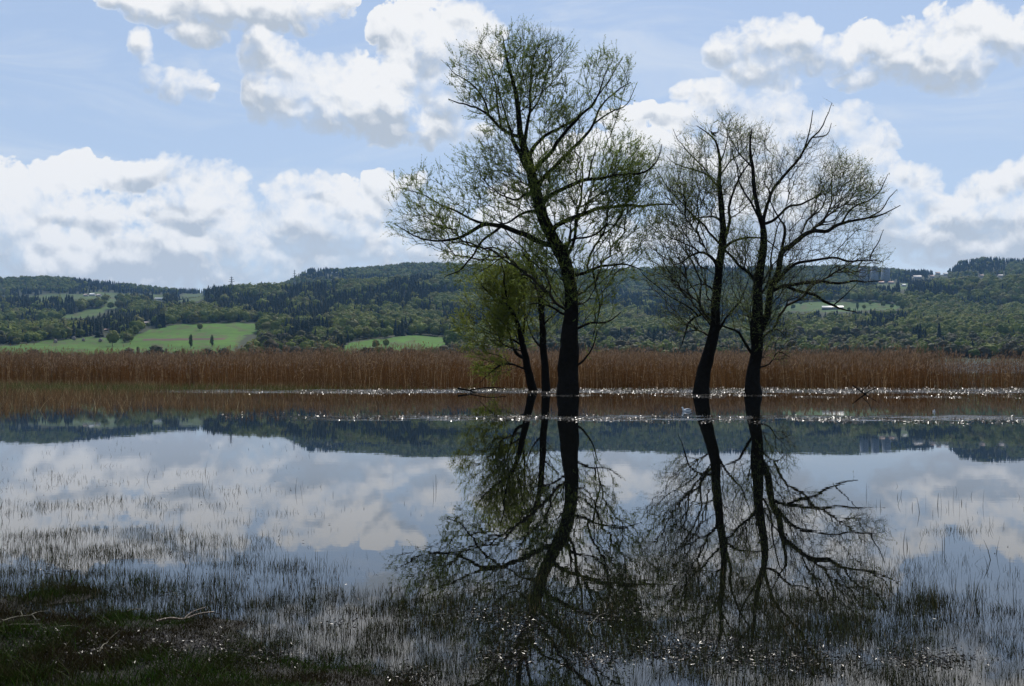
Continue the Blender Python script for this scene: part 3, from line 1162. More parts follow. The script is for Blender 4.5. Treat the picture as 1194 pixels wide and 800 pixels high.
    col = np.repeat(np.array([leafcol]) * tone * np.array([[1, 1, 1]]), 4, axis=0)
    mesh_np('crown', q, f, LEAF, root, cattr=col)
    print(name, 'nodes', N, 'twigs', len(P0), 'leaves', len(C))
    return paths


LEAF = leaf_mat('young_willow_leaf', (.1, .14, .03), trans=0.6, rough=0.5, tint=True, spec=0.25)

# --- the tall leaning willow
big = [
    (None, 0.0, [(662, 466, 13), (662.5, 455, 12.6), (663, 430, 12.0), (663.5, 404, 10.8), (664.5, 380, 9.3), (666, 355, 8.0), (664.5, 330, 7.5), (660, 311, 7.6),
                 (652, 294, 7.8), (644, 277, 7.2), (635, 258, 6.8), (629, 239, 6.7), (624, 218, 6.4), (619, 203, 5.7), (616, 188, 4.9),
                 (611, 170, 4.2), (607, 152, 3.5), (605, 131, 3.0), (601, 106, 2.4), (594, 78, 1.8), (590, 62, 1.2), (586, 42, .6)]),
    (0, .25, [(609, 160, 3), (599, 158, 2.6), (584, 149, 2.2), (569, 134, 1.9), (554, 125, 1.5), (535, 119, 1.0), (522, 116, .5)]),
    (1, -.3, [(569, 134, 1.6), (563, 112, 1.2), (551, 99, .9), (532, 86, .6), (520, 74, .4)]),
    (1, .35, [(584, 149, 1.8), (579, 118, 1.4), (575, 88, 1.0), (570, 66, .5)]),
    (0, -.12, [(620, 205, 4.4), (613, 194, 3.8), (606, 178, 3.2), (597, 163, 2.2), (590, 140, 1.6), (584, 118, 1), (580, 95, .5)]),
    (0, .22, [(611, 170, 3), (614, 153, 2.6), (618, 131, 2), (617, 101, 1.6), (622, 68, 1.1), (632, 52, .7), (648, 44, .4)]),
    (5, -.3, [(618, 128, 1.4), (632, 112, 1.1), (640, 84, .8), (652, 66, .5), (664, 52, .35)]),
    (0, .3, [(617, 186, 3.6), (621, 173, 2.8), (635, 158, 2.4), (653, 150, 2.1), (671, 140, 1.9), (686, 126, 1.6), (698, 109, 1.2), (710, 94, .8), (725, 68, .4)]),
    (0, -.2, [(623, 203, 4), (627, 193, 3.2), (641, 178, 2.9), (654, 160, 2.6), (668, 144, 2.2), (680, 133, 1.9), (692, 120, 1.5), (702, 99, 1), (708, 78, .5)]),
    (0, .1, [(627, 222, 4), (633, 208, 3.0), (650, 191, 2.7), (671, 171, 2.3), (686, 155, 2.0), (695, 140, 1.7), (704, 121, 1.3), (722, 103, .9), (735, 95, .5)]),
    (9, -.3, [(695, 141, 1.3), (712, 131, 1.0), (731, 120, .7), (740, 101, .4)]),
    (0, -.3, [(630, 244, 4), (636, 233, 3.2), (647, 224, 2.9), (668, 215, 2.6), (686, 210, 2.3), (707, 206, 2.0), (731, 203, 1.6), (752, 200, 1.2), (765, 188, .9), (771, 168, .5)]),
    (11, .4, [(686, 210, 1.6), (689, 195, 1.2), (695, 176, .7), (700, 160, .4)]),
    (0, .28, [(642, 272, 4.6), (648, 264, 3.8), (661, 257, 3.3), (680, 249, 2.9), (702, 242, 2.6), (727, 239, 2.2), (758, 239, 1.7), (783, 238, 1.0)]),
    (13, -.3, [(727, 239, 1.3), (738, 228, 1), (750, 216, .7), (764, 210, .4)]),
    (0, -.28, [(644, 284, 5), (636, 285, 4.2), (621, 277, 3.7), (605, 271, 3.4), (586, 265, 3.2), (567, 262, 2.9), (552, 269, 2.4), (533, 277, 2.0), (514, 281, 1.5), (496, 278, 1.1), (477, 271, .8), (460, 262, .4)]),
    (15, .3, [(567, 263, 2.0), (552, 256, 1.7), (533, 246, 1.4), (514, 239, 1.1), (492, 225, .8), (470, 219, .4)]),
    (15, -.35, [(584, 266, 2.0), (564, 282, 1.7), (555, 296, 1.4), (546, 306, 1.2), (536, 316, .9), (518, 323, .5)]),
    (0, .2, [(630, 247, 2.6), (620, 246, 2.2), (606, 250, 1.8), (592, 260, 1.3), (576, 256, .8), (556, 238, .5)]),
    (0, -.3, [(624, 226, 2.6), (614, 226, 2), (601, 234, 1.5), (586, 228, 1), (566, 212, .6), (556, 192, .4)]),
    (0, -.2, [(664, 324, 3.6), (670, 321, 2.8), (681, 319, 2.4), (696, 313, 2.0), (714, 310, 1.6), (736, 310, 1.0), (748, 314, .5)]),
    (20, .2, [(690, 316, 1.6), (695, 334, 1.3), (700, 355, 1.1), (696, 378, .7), (690, 398, .4)]),
    (0, .3, [(664, 386, 3), (674, 383, 2.2), (689, 378, 1.7), (708, 374, 1.2), (724, 364, .6)]),
    (0, -.4, [(662, 430, 2.4), (677, 424, 1.6), (689, 408, 1.1), (696, 386, .6)]),
    (0, .4, [(665, 370, 2.6), (655, 366, 1.8), (645, 359, 1.4), (630, 355, 1.0), (616, 356, .5)]),
    (0, .35, [(658, 306, 3), (668, 286, 2.3), (673, 261, 2.0), (677, 236, 1.7), (679, 210, 1.3), (680, 185, .8), (684, 166, .4)]),
    (0, -.5, [(652, 294, 2.6), (668, 280, 1.8), (690, 276, 1.3), (712, 262, .8), (730, 268, .4)]),
]
bigb = [(560, 88, 44, 38, 1.8), (600, 62, 50, 34, 2.0), (645, 70, 28, 32, 1.2), (585, 118, 40, 36, 1.8), (625, 110, 34, 36, 1.6), (705, 88, 32, 32, 1.5),
        (690, 128, 42, 34, 1.6), (655, 150, 34, 26, 1.6), (600, 165, 44, 32, 2.0), (560, 205, 44, 36, 2.2), (505, 236, 56, 44, 2.2), (485, 262, 34, 26, 1.4),
        (555, 270, 56, 42, 2.2), (600, 230, 50, 44, 2.2), (700, 190, 52, 40, 2.2), (740, 200, 40, 42, 1.8), (690, 235, 58, 40, 2.4), (735, 262, 44, 36, 1.8),
        (700, 300, 52, 36, 2.0), (650, 320, 50, 40, 1.6), (690, 350, 36, 36, 1.6), (620, 290, 40, 34, 2.0), (545, 310, 26, 18, 1.0), (640, 190, 30, 30, 1.4), (660, 215, 60, 50, 2.6)]
grow_tree('willow_tree', 'tallest willow of the group, with the thickest dark trunk standing in the water', 'tree',
          (662, 462), 50.3, big, bigb, (0.165, 0.215, 0.040), 3, npts=9000, leaf_rate=6.0)

# --- slender broken stem beside it
mid = [
    (None, 0.02, [(637, 461, 5), (636.5, 446, 4.6), (635.5, 425, 4.2), (633, 402, 3.9), (631.5, 375, 3.5), (630, 349, 3.2), (626, 330, 3.0), (620, 313, 2.8), (614, 297, 2.2)]),
    (0, .4, [(634, 408, 1.8), (624, 398, 1.3), (616, 384, .9), (612, 366, .5)]),
    (0, -.4, [(630, 352, 1.6), (636, 338, 1.2), (645, 325, .8), (650, 306, .4)]),
    (0, .3, [(632, 380, 1.6), (641, 371, 1.1), (652, 362, .7)]),
    (0, -.2, [(620, 314, 1.2), (612, 306, .8), (604, 292, .4)]),
]
grow_tree('willow_tree', 'slender willow stem with a snapped top, between the thick trunk and the leaning green one', 'tree',
          (637, 457), 55.5, mid, [(622, 330, 24, 34, 1.2), (634, 375, 22, 30, 1.1), (612, 300, 18, 18, .8), (645, 350, 16, 20, .8)], (0.16, 0.20, 0.035), 8, npts=700, leaf_rate=3.0)

# --- small leaning tree with the yellow-green foliage
sm = [
    (None, -.05, [(623, 461, 5.4), (620, 450, 4.8), (616, 432, 4.3), (612, 414, 3.9), (608, 396, 3.4), (604, 380, 2.9), (598, 364, 2.4), (586, 353, 1.8), (574, 345, 1.3), (562, 332, .8), (552, 318, .4)]),
    (0, .4, [(613, 420, 3.0), (602, 412, 2.4), (598, 402, 1.9), (592, 385, 1.4), (588, 362, 1.0), (580, 340, .5)]),
    (0, -.3, [(604, 382, 2.0), (596, 362, 1.5), (591, 340, 1.2), (588, 322, .9), (583, 304, .5)]),
    (0, .3, [(607, 394, 1.7), (613, 370, 1.3), (612, 345, 1.0), (606, 320, .7), (604, 300, .4)]),
    (0, -.5, [(616, 433, 1.8), (608, 429, 1.4), (596, 425, 1.2), (582, 426, 1.0), (570, 436, .7), (560, 446, .4)]),
    (0, .5, [(610, 404, 1.6), (596, 394, 1.1), (578, 390, .8), (560, 380, .5), (548, 372, .3)]),
]
smb = [(585, 325, 34, 30, 1.8), (600, 345, 30, 34, 1.8), (572, 352, 36, 34, 2.0), (560, 378, 30, 26, 1.6), (590, 385, 34, 26, 1.6), (598, 308, 22, 18, 1.2), (575, 428, 24, 16, 1.2), (556, 405, 18, 14, 1.0)]
grow_tree('willow_tree', 'small leaning tree with dense yellow-green foliage reaching left over the reeds', 'tree',
          (621, 457), 56.5, sm, smb, (0.20, 0.235, 0.035), 12, npts=2500, leaf_rate=7.5, gap=.28)

# --- left one of the pair on the right
rl = [
    (None, .05, [(817, 466, 10), (818, 455, 9), (821, 435, 8), (825, 418, 7.4), (829, 404, 6.8), (834, 382, 6.2), (835, 361, 5.6), (836, 339, 5.2), (838, 311, 4.8), (842, 286, 4.4), (843, 262, 3.8),
                 (841, 234, 3.0), (839, 215, 2.6), (840, 196, 2.1), (839, 180, 1.7), (834, 164, 1.2), (823, 154, .8), (812, 147, .4)]),
    (0, .3, [(839, 220, 2), (828, 207, 1.6), (815, 200, 1.3), (799, 194, .9), (786, 189, .6), (776, 180, .35)]),
    (1, -.3, [(828, 207, 1.3), (820, 194, 1.1), (804, 178, .8), (791, 164, .5), (784, 150, .3)]),
    (0, -.3, [(843, 284, 2.8), (850, 262, 2.2), (850, 246, 1.9), (854, 229, 1.6), (863, 207, 1.3), (872, 192, .9), (880, 172, .5)]),
    (0, .35, [(843, 262, 1.9), (836, 254, 1.5), (826, 252, 1.2), (812, 254, .9), (799, 259, .6), (786, 262, .3)]),
    (0, -.25, [(837, 318, 3.2), (833, 304, 2.5), (826, 297, 2.1), (816, 295, 1.7), (803, 302, 1.2), (792, 308, .8), (778, 306, .4)]),
    (5, .3, [(818, 296, 1.4), (808, 288, 1.1), (794, 282, .9), (775, 272, .6), (758, 257, .35)]),
    (5, -.3, [(826, 298, 1.2), (818, 278, .9), (808, 262, .6), (796, 248, .4)]),
    (0, .3, [(835, 366, 2.6), (829, 367, 2.1), (819, 366, 1.8), (806, 374, 1.5), (798, 386, 1.1), (794, 402, .6), (788, 412, .3)]),
    (8, -.3, [(816, 368, 1.5), (808, 362, 1.2), (795, 354, 1.0), (778, 344, .8), (756, 325, .6), (744, 313, .35)]),
    (0, .2, [(832, 392, 2.6), (840, 383, 1.9), (850, 366, 1.6), (862, 352, 1.2), (870, 336, .8), (874, 318, .5)]),
    (0, -.3, [(841, 292, 2.6), (850, 284, 2.0), (861, 278, 1.7), (877, 277, 1.4), (892, 280, 1.1), (908, 292, .6)]),
    (0, .4, [(839, 186, 1.2), (846, 172, .9), (850, 152, .6), (852, 136, .35)]),
    (0, -.4, [(840, 200, 1.3), (852, 188, 1), (866, 178, .7), (876, 160, .4)]),
    (0, .4, [(836, 345, 1.8), (828, 335, 1.3), (816, 332, 1), (800, 338, .7), (784, 334, .35)]),
]
rlb = [(840, 160, 36, 28, 1.6), (810, 170, 34, 28, 1.6), (800, 205, 42, 34, 2.0), (845, 205, 34, 36, 1.8), (790, 245, 44, 34, 2.0), (780, 285, 42, 34, 1.8),
       (830, 240, 40, 36, 1.8), (810, 320, 50, 26, 1.8), (775, 330, 32, 20, 1.2), (835, 290, 44, 30, 1.6), (845, 350, 34, 34, 1.4), (800, 365, 34, 26, 1.4), (868, 172, 24, 26, 1.2), (862, 225, 24, 30, 1.2)]
PAIR_LEFT = grow_tree('willow_tree', 'thin-crowned tree left of the right-hand pair, trunk leaning right out of the water', 'tree',
          (818, 461), 51.5, rl, rlb, (0.155, 0.19, 0.045), 21, npts=5000, leaf_rate=1.6)

# --- right one of the pair
rr_ = [
    (None, -.03, [(878, 467, 10.4), (878, 457, 9.6), (877.5, 446, 8.4), (880, 424, 7.0), (882, 402, 6.9), (883, 385, 7.4), (883, 358, 6.0), (884, 330, 5.2), (888, 303, 4.6), (891, 281, 4.2), (890, 266, 3.6),
                  (886, 252, 2.9), (882, 234, 2.5), (878, 207, 2.1), (875, 180, 1.6), (876, 160, 1.0), (877, 150, .6)]),
    (0, .2, [(890, 268, 3.2), (891, 256, 2.6), (895, 242, 2.4), (903, 221, 2.2), (917, 202, 2.0), (933, 183, 1.7), (944, 164, 1.4), (954, 154, 1.1), (962, 140, .8), (969, 120, .45)]),
    (1, -.25, [(941, 169, 1.2), (945, 152, .9), (948, 129, .5)]),
    (1, .3, [(950, 158, 1.1), (964, 157, .8), (970, 143, .4)]),
    (0, .12, [(883, 392, 5.6), (890, 378, 5.0), (897, 352, 4.6), (902, 330, 4.4), (908, 311, 4.0), (913, 294, 3.8), (928, 282, 3.5), (946, 271, 3.1), (962, 269, 2.6), (981, 261, 2.2), (995, 257, 1.8), (1019, 255, 1.4), (1035, 249, .9), (1049, 242, .5)]),
    (4, -.4, [(914, 292, 2.6), (914, 276, 2.1), (914, 264, 1.8), (909, 256, 1.3), (900, 240, .9), (896, 222, .5)]),
    (4, .3, [(950, 270, 1.8), (960, 255, 1.5), (970, 237, 1.2), (970, 212, .9), (968, 194, .5)]),
    (4, -.3, [(987, 259, 1.6), (994, 241, 1.3), (1013, 233, 1.1), (1027, 220, .8), (1036, 202, .4)]),
    (4, .3, [(1019, 255, 1.1), (1030, 244, .9), (1037, 231, .7), (1046, 221, .4)]),
    (1, .35, [(893, 264, 2.4), (900, 258, 2.1), (909, 252, 1.9), (922, 241, 1.7), (938, 237, 1.4), (952, 229, 1.1), (962, 221, .6)]),
    (4, -.35, [(903, 336, 3.0), (908, 326, 2.6), (917, 316, 2.3), (932, 307, 2.1), (949, 302, 1.8), (968, 298, 1.6), (987, 303, 1.3), (1007, 303, 1.0), (1029, 306, .5)]),
    (10, .3, [(1000, 303, 1.1), (1015, 298, .9), (1026, 281, .7), (1032, 268, .35)]),
    (4, .3, [(903, 340, 3.2), (913, 333, 2.8), (932, 329, 2.5), (954, 328, 2.3), (974, 330, 1.9), (998, 328, 1.4), (1015, 328, .9), (1032, 325, .5)]),
    (12, -.3, [(918, 332, 2.4), (932, 340, 2.2), (954, 347, 2.0), (974, 355, 1.7), (985, 361, 1.2), (1001, 364, .5)]),
    (13, -.5, [(974, 355, 1.0), (984, 346, .8), (1000, 330, .4)]),
    (0, -.3, [(879, 420, 2.6), (870, 403, 2.0), (861, 388, 1.7), (848, 382, 1.3), (836, 378, .7)]),
    (0, .25, [(884, 334, 3.0), (877, 322, 2.4), (863, 308, 2.0), (845, 290, 1.8), (831, 274, 1.6), (812, 258, 1.4), (796, 239, 1.1), (780, 218, .8), (765, 196, .4)]),
    (0, -.35, [(888, 260, 1.9), (874, 234, 1.4), (863, 215, 1.1), (858, 196, .7), (852, 180, .4)]),
    (0, .35, [(876, 194, 1.3), (866, 184, 1.0), (858, 172, .7), (848, 158, .35)]),
    (0, .3, [(884, 345, 2.2), (894, 332, 1.6), (900, 300, 1.2), (905, 270, .9), (916, 240, .5)]),
    (0, -.4, [(884, 432, 1.6), (897, 424, 1.0), (908, 410, .7), (920, 418, .4)]),
    (0, .3, [(882, 404, 1.8), (894, 390, 1.2), (906, 384, .8), (917, 392, .4)]),
]
rrb = [(880, 165, 26, 24, 1.4), (905, 205, 36, 34, 1.8), (950, 195, 40, 40, 1.8), (985, 215, 34, 34, 1.6), (1000, 248, 34, 34, 1.6), (940, 245, 48, 34, 2.2), (890, 230, 28, 34, 1.6),
       (960, 290, 52, 28, 2.0), (1000, 305, 36, 24, 1.4), (900, 300, 40, 36, 1.8), (930, 330, 44, 22, 1.6), (880, 350, 40, 36, 1.5), (900, 395, 28, 34, 1.3), (865, 290, 30, 36, 1.4), (1010, 225, 22, 26, 1.0)]
grow_tree('willow_tree', 'forked tree at the right end of the group, long bare limbs spreading to the right', 'tree',
          (878, 462), 50.3, rr_, rrb, (0.155, 0.19, 0.045), 33, npts=5600, leaf_rate=1.5)


# ------------------------------------------------------------------ reed belt
def blades(X, Y, Z, H, W, lean, rng, tipw=.15, segn=2, curve=.5):
    """upright narrow blades: X,Y,Z foot, H height, W width, lean = (n,2) horizontal tip offset"""
    n = len(X)
    a = rng.uniform(0, math.pi, n)
    u = np.stack([np.cos(a), np.sin(a), np.zeros(n)], 1)
    V = []
    for s in range(segn + 1):
        t = s / segn
        w = W * (1 - (1 - tipw) * t ** 1.3) * .5
        k = t ** (1 + curve)
        c = np.stack([X + lean[:, 0] * k, Y + lean[:, 1] * k, Z + H * t], 1)
        V.append(c - u * w[:, None])
        V.append(c + u * w[:, None])
    V = np.stack(V, 1)                      # n, 2(segn+1), 3
    f = []
    b = (np.arange(n) * 2 * (segn + 1))[:, None]
    for s in range(segn):
        f.append(np.concatenate([b + 2 * s, b + 2 * s + 1, b + 2 * s + 3, b + 2 * s + 2], 1))
    return V.reshape(-1, 3), np.concatenate(f)


REED = leaf_mat('dry_reed', (.2, .1, .05), trans=0.42, rough=0.6, tint=True, spec=0.10)


def build_reeds():
    rng = np.random.default_rng(41)
    V, F, C, k = [], [], [], 0
    # front edge of the belt wanders; the belt thins towards the open lake on the right
    n = 150000
    Y = 62 + (rng.random(n) ** 1.7) * 78
    X = rng.uniform(-.62, .62, n) * Y
    px = 597 + FPX * X / Y
    front = np.interp(px, [-200, 0, 180, 400, 700, 1194, 1400], [84, 83, 79, 72, 68.5, 68, 68]) + (fbm(X / 5.0, X * 0, 3, 12) - .5) * 5
    back = np.interp(px, [-200, 880, 1000, 1130, 1400], [140, 140, 118, 81, 77]) + (fbm(X / 8.0, X * 0 + 4, 3, 14) - .5) * 16
    dens = np.clip(.55 + 1.4 * (fbm(X / 3.2, Y / 6.0, 3, 15) - .32), .25, 1)
    dens *= np.interp(px, [-200, 1040, 1130, 1400], [1, 1, .72, .62])
    keep = (Y > front) & (Y < back) & (rng.random(n) < dens)
    X, Y, px, front = X[keep], Y[keep], px[keep], front[keep]
    n = len(X)
    H = rng.normal(1.93, .30, n) * (.76 + .50 * fbm(X / 4.0, Y / 7.0, 3, 19)) * np.clip(.62 + (Y - front) / 14.0, .5, 1.0)
    H *= np.interp(px, [0, 1050, 1150, 1400], [1, .97, .88, .85])
    lean = rng.normal(0, .13, (n, 2)) * H[:, None]
    broken = rng.random(n) < .10
    H = np.where(broken, H * rng.uniform(.4, .8, n), H)
    lean[broken] *= 3.0
    W = rng.uniform(.010, .022, n)
    v, f = blades(X, Y, np.full(n, -.02), H, W, lean, rng, .35, 2, .4)
    hue = fbm(X / 6.0, Y / 6.0, 3, 22)[:, None]
    base = np.array([[.150, .082, .032]]) * (1 - hue) + np.array([[.120, .050, .016]]) * hue
    base = base * rng.uniform(.5, 1.2, (n, 1)) * (.52 + .72 * fbm(X / 2.2, Y / 3.5, 4, 27))[:, None]
    pale = rng.random(n) < .07
    base[pale] = np.array([.42, .30, .17]) * rng.uniform(.7, 1.1, (int(pale.sum()), 1))
    c = np.repeat(base, 6, axis=0)
    V.append(v), F.append(f), C.append(c)
    k += len(v)
    # hanging dry leaves on the stems
    m = int(n * .9)
    i = rng.integers(0, n, m)
    t = rng.uniform(.15, .9, m)
    cx, cy, cz = X[i] + lean[i, 0] * t ** 1.4, Y[i] + lean[i, 1] * t ** 1.4, H[i] * t
    d = rand_unit(m, rng) * np.array([1, 1, .7]) + np.array([0, 0, .25])
    d /= np.linalg.norm(d, axis=1)[:, None]
    v, f = leaf_quads(np.stack([cx, cy, cz], 1), d, rng.uniform(.18, .5, m), rng.uniform(.008, .016, m), rng)
    V.append(v), F.append(f + k), C.append(np.repeat(base[i] * rng.uniform(.8, 1.3, (m, 1)), 4, axis=0))
    k += len(v)
    # feathery plumes
    i = np.where(~broken & (rng.random(n) < .45))[0]
    m = len(i)
    for q in range(3):
        a = np.stack([X[i] + lean[i, 0], Y[i] + lean[i, 1], H[i] - .03 - .05 * q], 1)
        d = rng.normal(0, .35, (m, 3)) + np.array([.25, 0, 1.0])
        d /= np.linalg.norm(d, axis=1)[:, None]
        v, f = leaf_quads(a, d, rng.uniform(.14, .30, m), rng.uniform(.012, .030, m), rng)
        col = np.array([[.17, .115, .075]]) * rng.uniform(.6, 1.5, (m, 1))
        V.append(v), F.append(f + k), C.append(np.repeat(col, 4, axis=0))
        k += len(v)
    o = mesh_np('reeds', np.concatenate(V), np.concatenate(F), REED, cattr=np.concatenate(C))
    tag(o, 'dense belt of dry red-brown reeds standing in the water behind the trees', 'reeds', kind='stuff')

    # low sedge tussocks in front of the belt, tallest and densest on the left
    n = 230000
    Y = rng.uniform(30, 76, n)
    X = rng.uniform(-.62, .62, n) * Y
    px = 597 + FPX * X / Y
    py = HORIZON + EYE / Y * FPX
    yl = np.interp(px, [-200, 0, 250, 420, 520], [32, 33, 35, 40, 46])
    dens = np.clip((px < 520) * (Y > yl) * np.interp(px, [0, 180, 380, 520], [1.0, .75, .28, .0]), 0, 1) * np.clip((fbm(X / 2.6, Y / 3.2, 3, 61) - .30) * 3.2, .0, 1)
    strip = .8 * np.exp(-((py - np.interp(px, [0, 300, 1194], [451, 455, 457])) / 2.2) ** 2) * .5 * np.clip((fbm(X / 2.0, Y / 3.0, 3, 62) - .36) * 4, 0, 1)
    strip2 = np.exp(-((py - 488) / 2.0) ** 2) * .18 * (px > 260) * np.clip((fbm(X / 1.0, Y / 2.0, 3, 64) - .42) * 5, 0, 1)
    keep = rng.random(n) < np.maximum(np.maximum(dens, strip), strip2)
    X, Y, px, py = X[keep], Y[keep], px[keep], py[keep]
    n = len(X)
    H = rng.uniform(.05, .24, n) * np.interp(px, [0, 300, 520], [2.1, 1.3, .7]) * np.where(py > 480, .6, 1)
    lean = rng.normal(0, .35, (n, 2)) * H[:, None]
    v, f = blades(X, Y, np.full(n, -.01), H, rng.uniform(.006, .014, n), lean, rng, .2, 2)
    green = (np.exp(-((py - 454) / 3.5) ** 2) > rng.random(n) * 1.0)
    col = np.where(green[:, None], np.array([[.060, .080, .022]]), np.array([[.125, .075, .036]])) * rng.uniform(.4, 1.7, (n, 1))
    straw = rng.random(n) < .06
    col[straw] = (.36, .29, .17)
    o = mesh_np('sedge', v, f, REED, cattr=np.repeat(col, 6, axis=0))
    tag(o, 'low brown and green sedge growing out of the shallow water before the reeds', 'sedge', kind='stuff')

    # wet reed litter, added in bands to throw the sun glints
    n = 700000
    Y = rng.uniform(24, 80, n)
    X = rng.uniform(-.60, .60, n) * Y
    px = 597 + FPX * X / Y
    py = HORIZON + EYE / Y * FPX
    wv = (fbm(X * .5, Y * 0 + 2, 3, 44) - .5) * 3.0
    a = np.exp(-((py + wv * .6 - np.interp(px, [0, 250, 600, 1194], [449, 457.5, 456, 455.5])) / np.interp(px, [0, 250, 500, 1194], [.5, .9, 2.2, 2.6])) ** 2) * np.interp(px, [150, 260, 420, 1194], [.06, .5, 1, .9])
    a = np.maximum(a, .55 * np.exp(-((py - 463) / 1.2) ** 2) * (px > 700) * np.clip((fbm(X / 1.7, Y / 1.7, 2, 3) - .45) * 8, 0, 1))
    b = np.exp(-((py + wv - np.interp(px, [300, 700, 1194], [486, 488, 491.5])) / 2.8) ** 2) * np.interp(px, [240, 420, 620, 1120, 1194], [0, .3, .8, .8, .35]) * np.clip((fbm(X / .8, Y / 1.5, 3, 5) - .40) * 7, 0, 1)
    keep = rng.random(n) < np.maximum(a * .9 * np.clip((fbm(X / 1.3, Y / 2.0, 4, 29) - .30) * 3.2, .08, 1), b * .8)
    X, Y = X[keep], Y[keep]
    # more of it added round the trunk feet to mark the waterline
    for (tx, ty, tr) in ((662, 50.3, .50), (637, 55.5, .20), (621, 56.5, .22), (818, 51.5, .40), (878, 50.3, .40)):
        th, q = rng.uniform(0, 2 * math.pi, 700), tr + rng.gamma(1.4, .16, 700)
        X = np.concatenate([X, (tx - 597) / FPX * ty + np.cos(th) * q * 1.3])
        Y = np.concatenate([Y, ty + np.sin(th) * q])
    n = len(X)
    c = np.stack([X, Y, rng.uniform(.003, .03, n)], 1)
    d = rand_unit(n, rng) * np.array([1, 1, .5])
    d /= np.linalg.norm(d, axis=1)[:, None]
    s = np.cross(d, rand_unit(n, rng) * np.array([.45, .45, 1.0]))
    s /= np.linalg.norm(s, axis=1)[:, None]
    L, Wd = rng.uniform(.015, .07, n)[:, None], rng.uniform(.004, .010, n)[:, None]
    q = np.stack([c - s * Wd, c + d * L - s * Wd, c + d * L + s * Wd, c + s * Wd], 1).reshape(-1, 3)
    m = mat('wet_glint_litter', (.16, .11, .06), rough=0.36, spec=0.9)
    o = mesh_np('glint_litter', q, np.arange(4 * n).reshape(n, 4), m)
    tag(o, 'wet reed litter added for the sun glints in long bands on the water', 'litter', kind='stuff')


build_reeds()


# ------------------------------------------------------------------ bank and rushes in the foreground
def bank_h(X, Y):
    """height of the boggy bank at the lower left; fades under water"""
    px = 597 + FPX * X / Y
    py = HORIZON + EYE / Y * FPX
    edge = np.interp(px, [-400, 0, 120, 230, 330, 420, 520, 700], [688, 695, 708, 728, 752, 778, 806, 860])
    h = (py - edge) / 100.0 * .10
    h = np.clip(h, -.25, .075)
    h += (fbm(X * 2.2, Y * 2.2, 4, 51) - .5) * .10
    return h - .004


def rush_density(px, py):
    g = lambda cx, cy, rx, ry: np.exp(-((px - cx) / rx) ** 2 - ((py - cy) / ry) ** 2)
    d = np.clip((py - 632) / 75.0, 0, 1) ** 1.1 * .85
    d = d * np.interp(px, [-200, 330, 480, 1030, 1150, 1400], [1.15, .95, 1.0, .95, .55, .55])
    left = np.interp(py, [488, 530, 570, 610, 660], [0, .06, .20, .42, .75]) * np.interp(px, [-300, 100, 300, 420], [1.1, 1, .55, 0])
    d = np.maximum(d, left)
    d = np.maximum(d, .85 * g(880, 690, 60, 22))
    d = np.maximum(d, 1.0 * g(1085, 702, 50, 14))
    d = np.maximum(d, .45 * g(1110, 622, 45, 8) + .2 * g(1000, 605, 40, 6))
    d = np.maximum(d, .5 * g(340, 664, 60, 12))
    d = np.maximum(d, .55 * g(620, 680, 110, 26))
    d = np.maximum(d, .012 * (py > 560))
    clear = g(450, 650, 70, 26) + g(1140, 665, 90, 30) + g(740, 775, 60, 22) * .6
    return np.clip(d * (1 - .8 * np.clip(clear, 0, 1)), 0, 1)


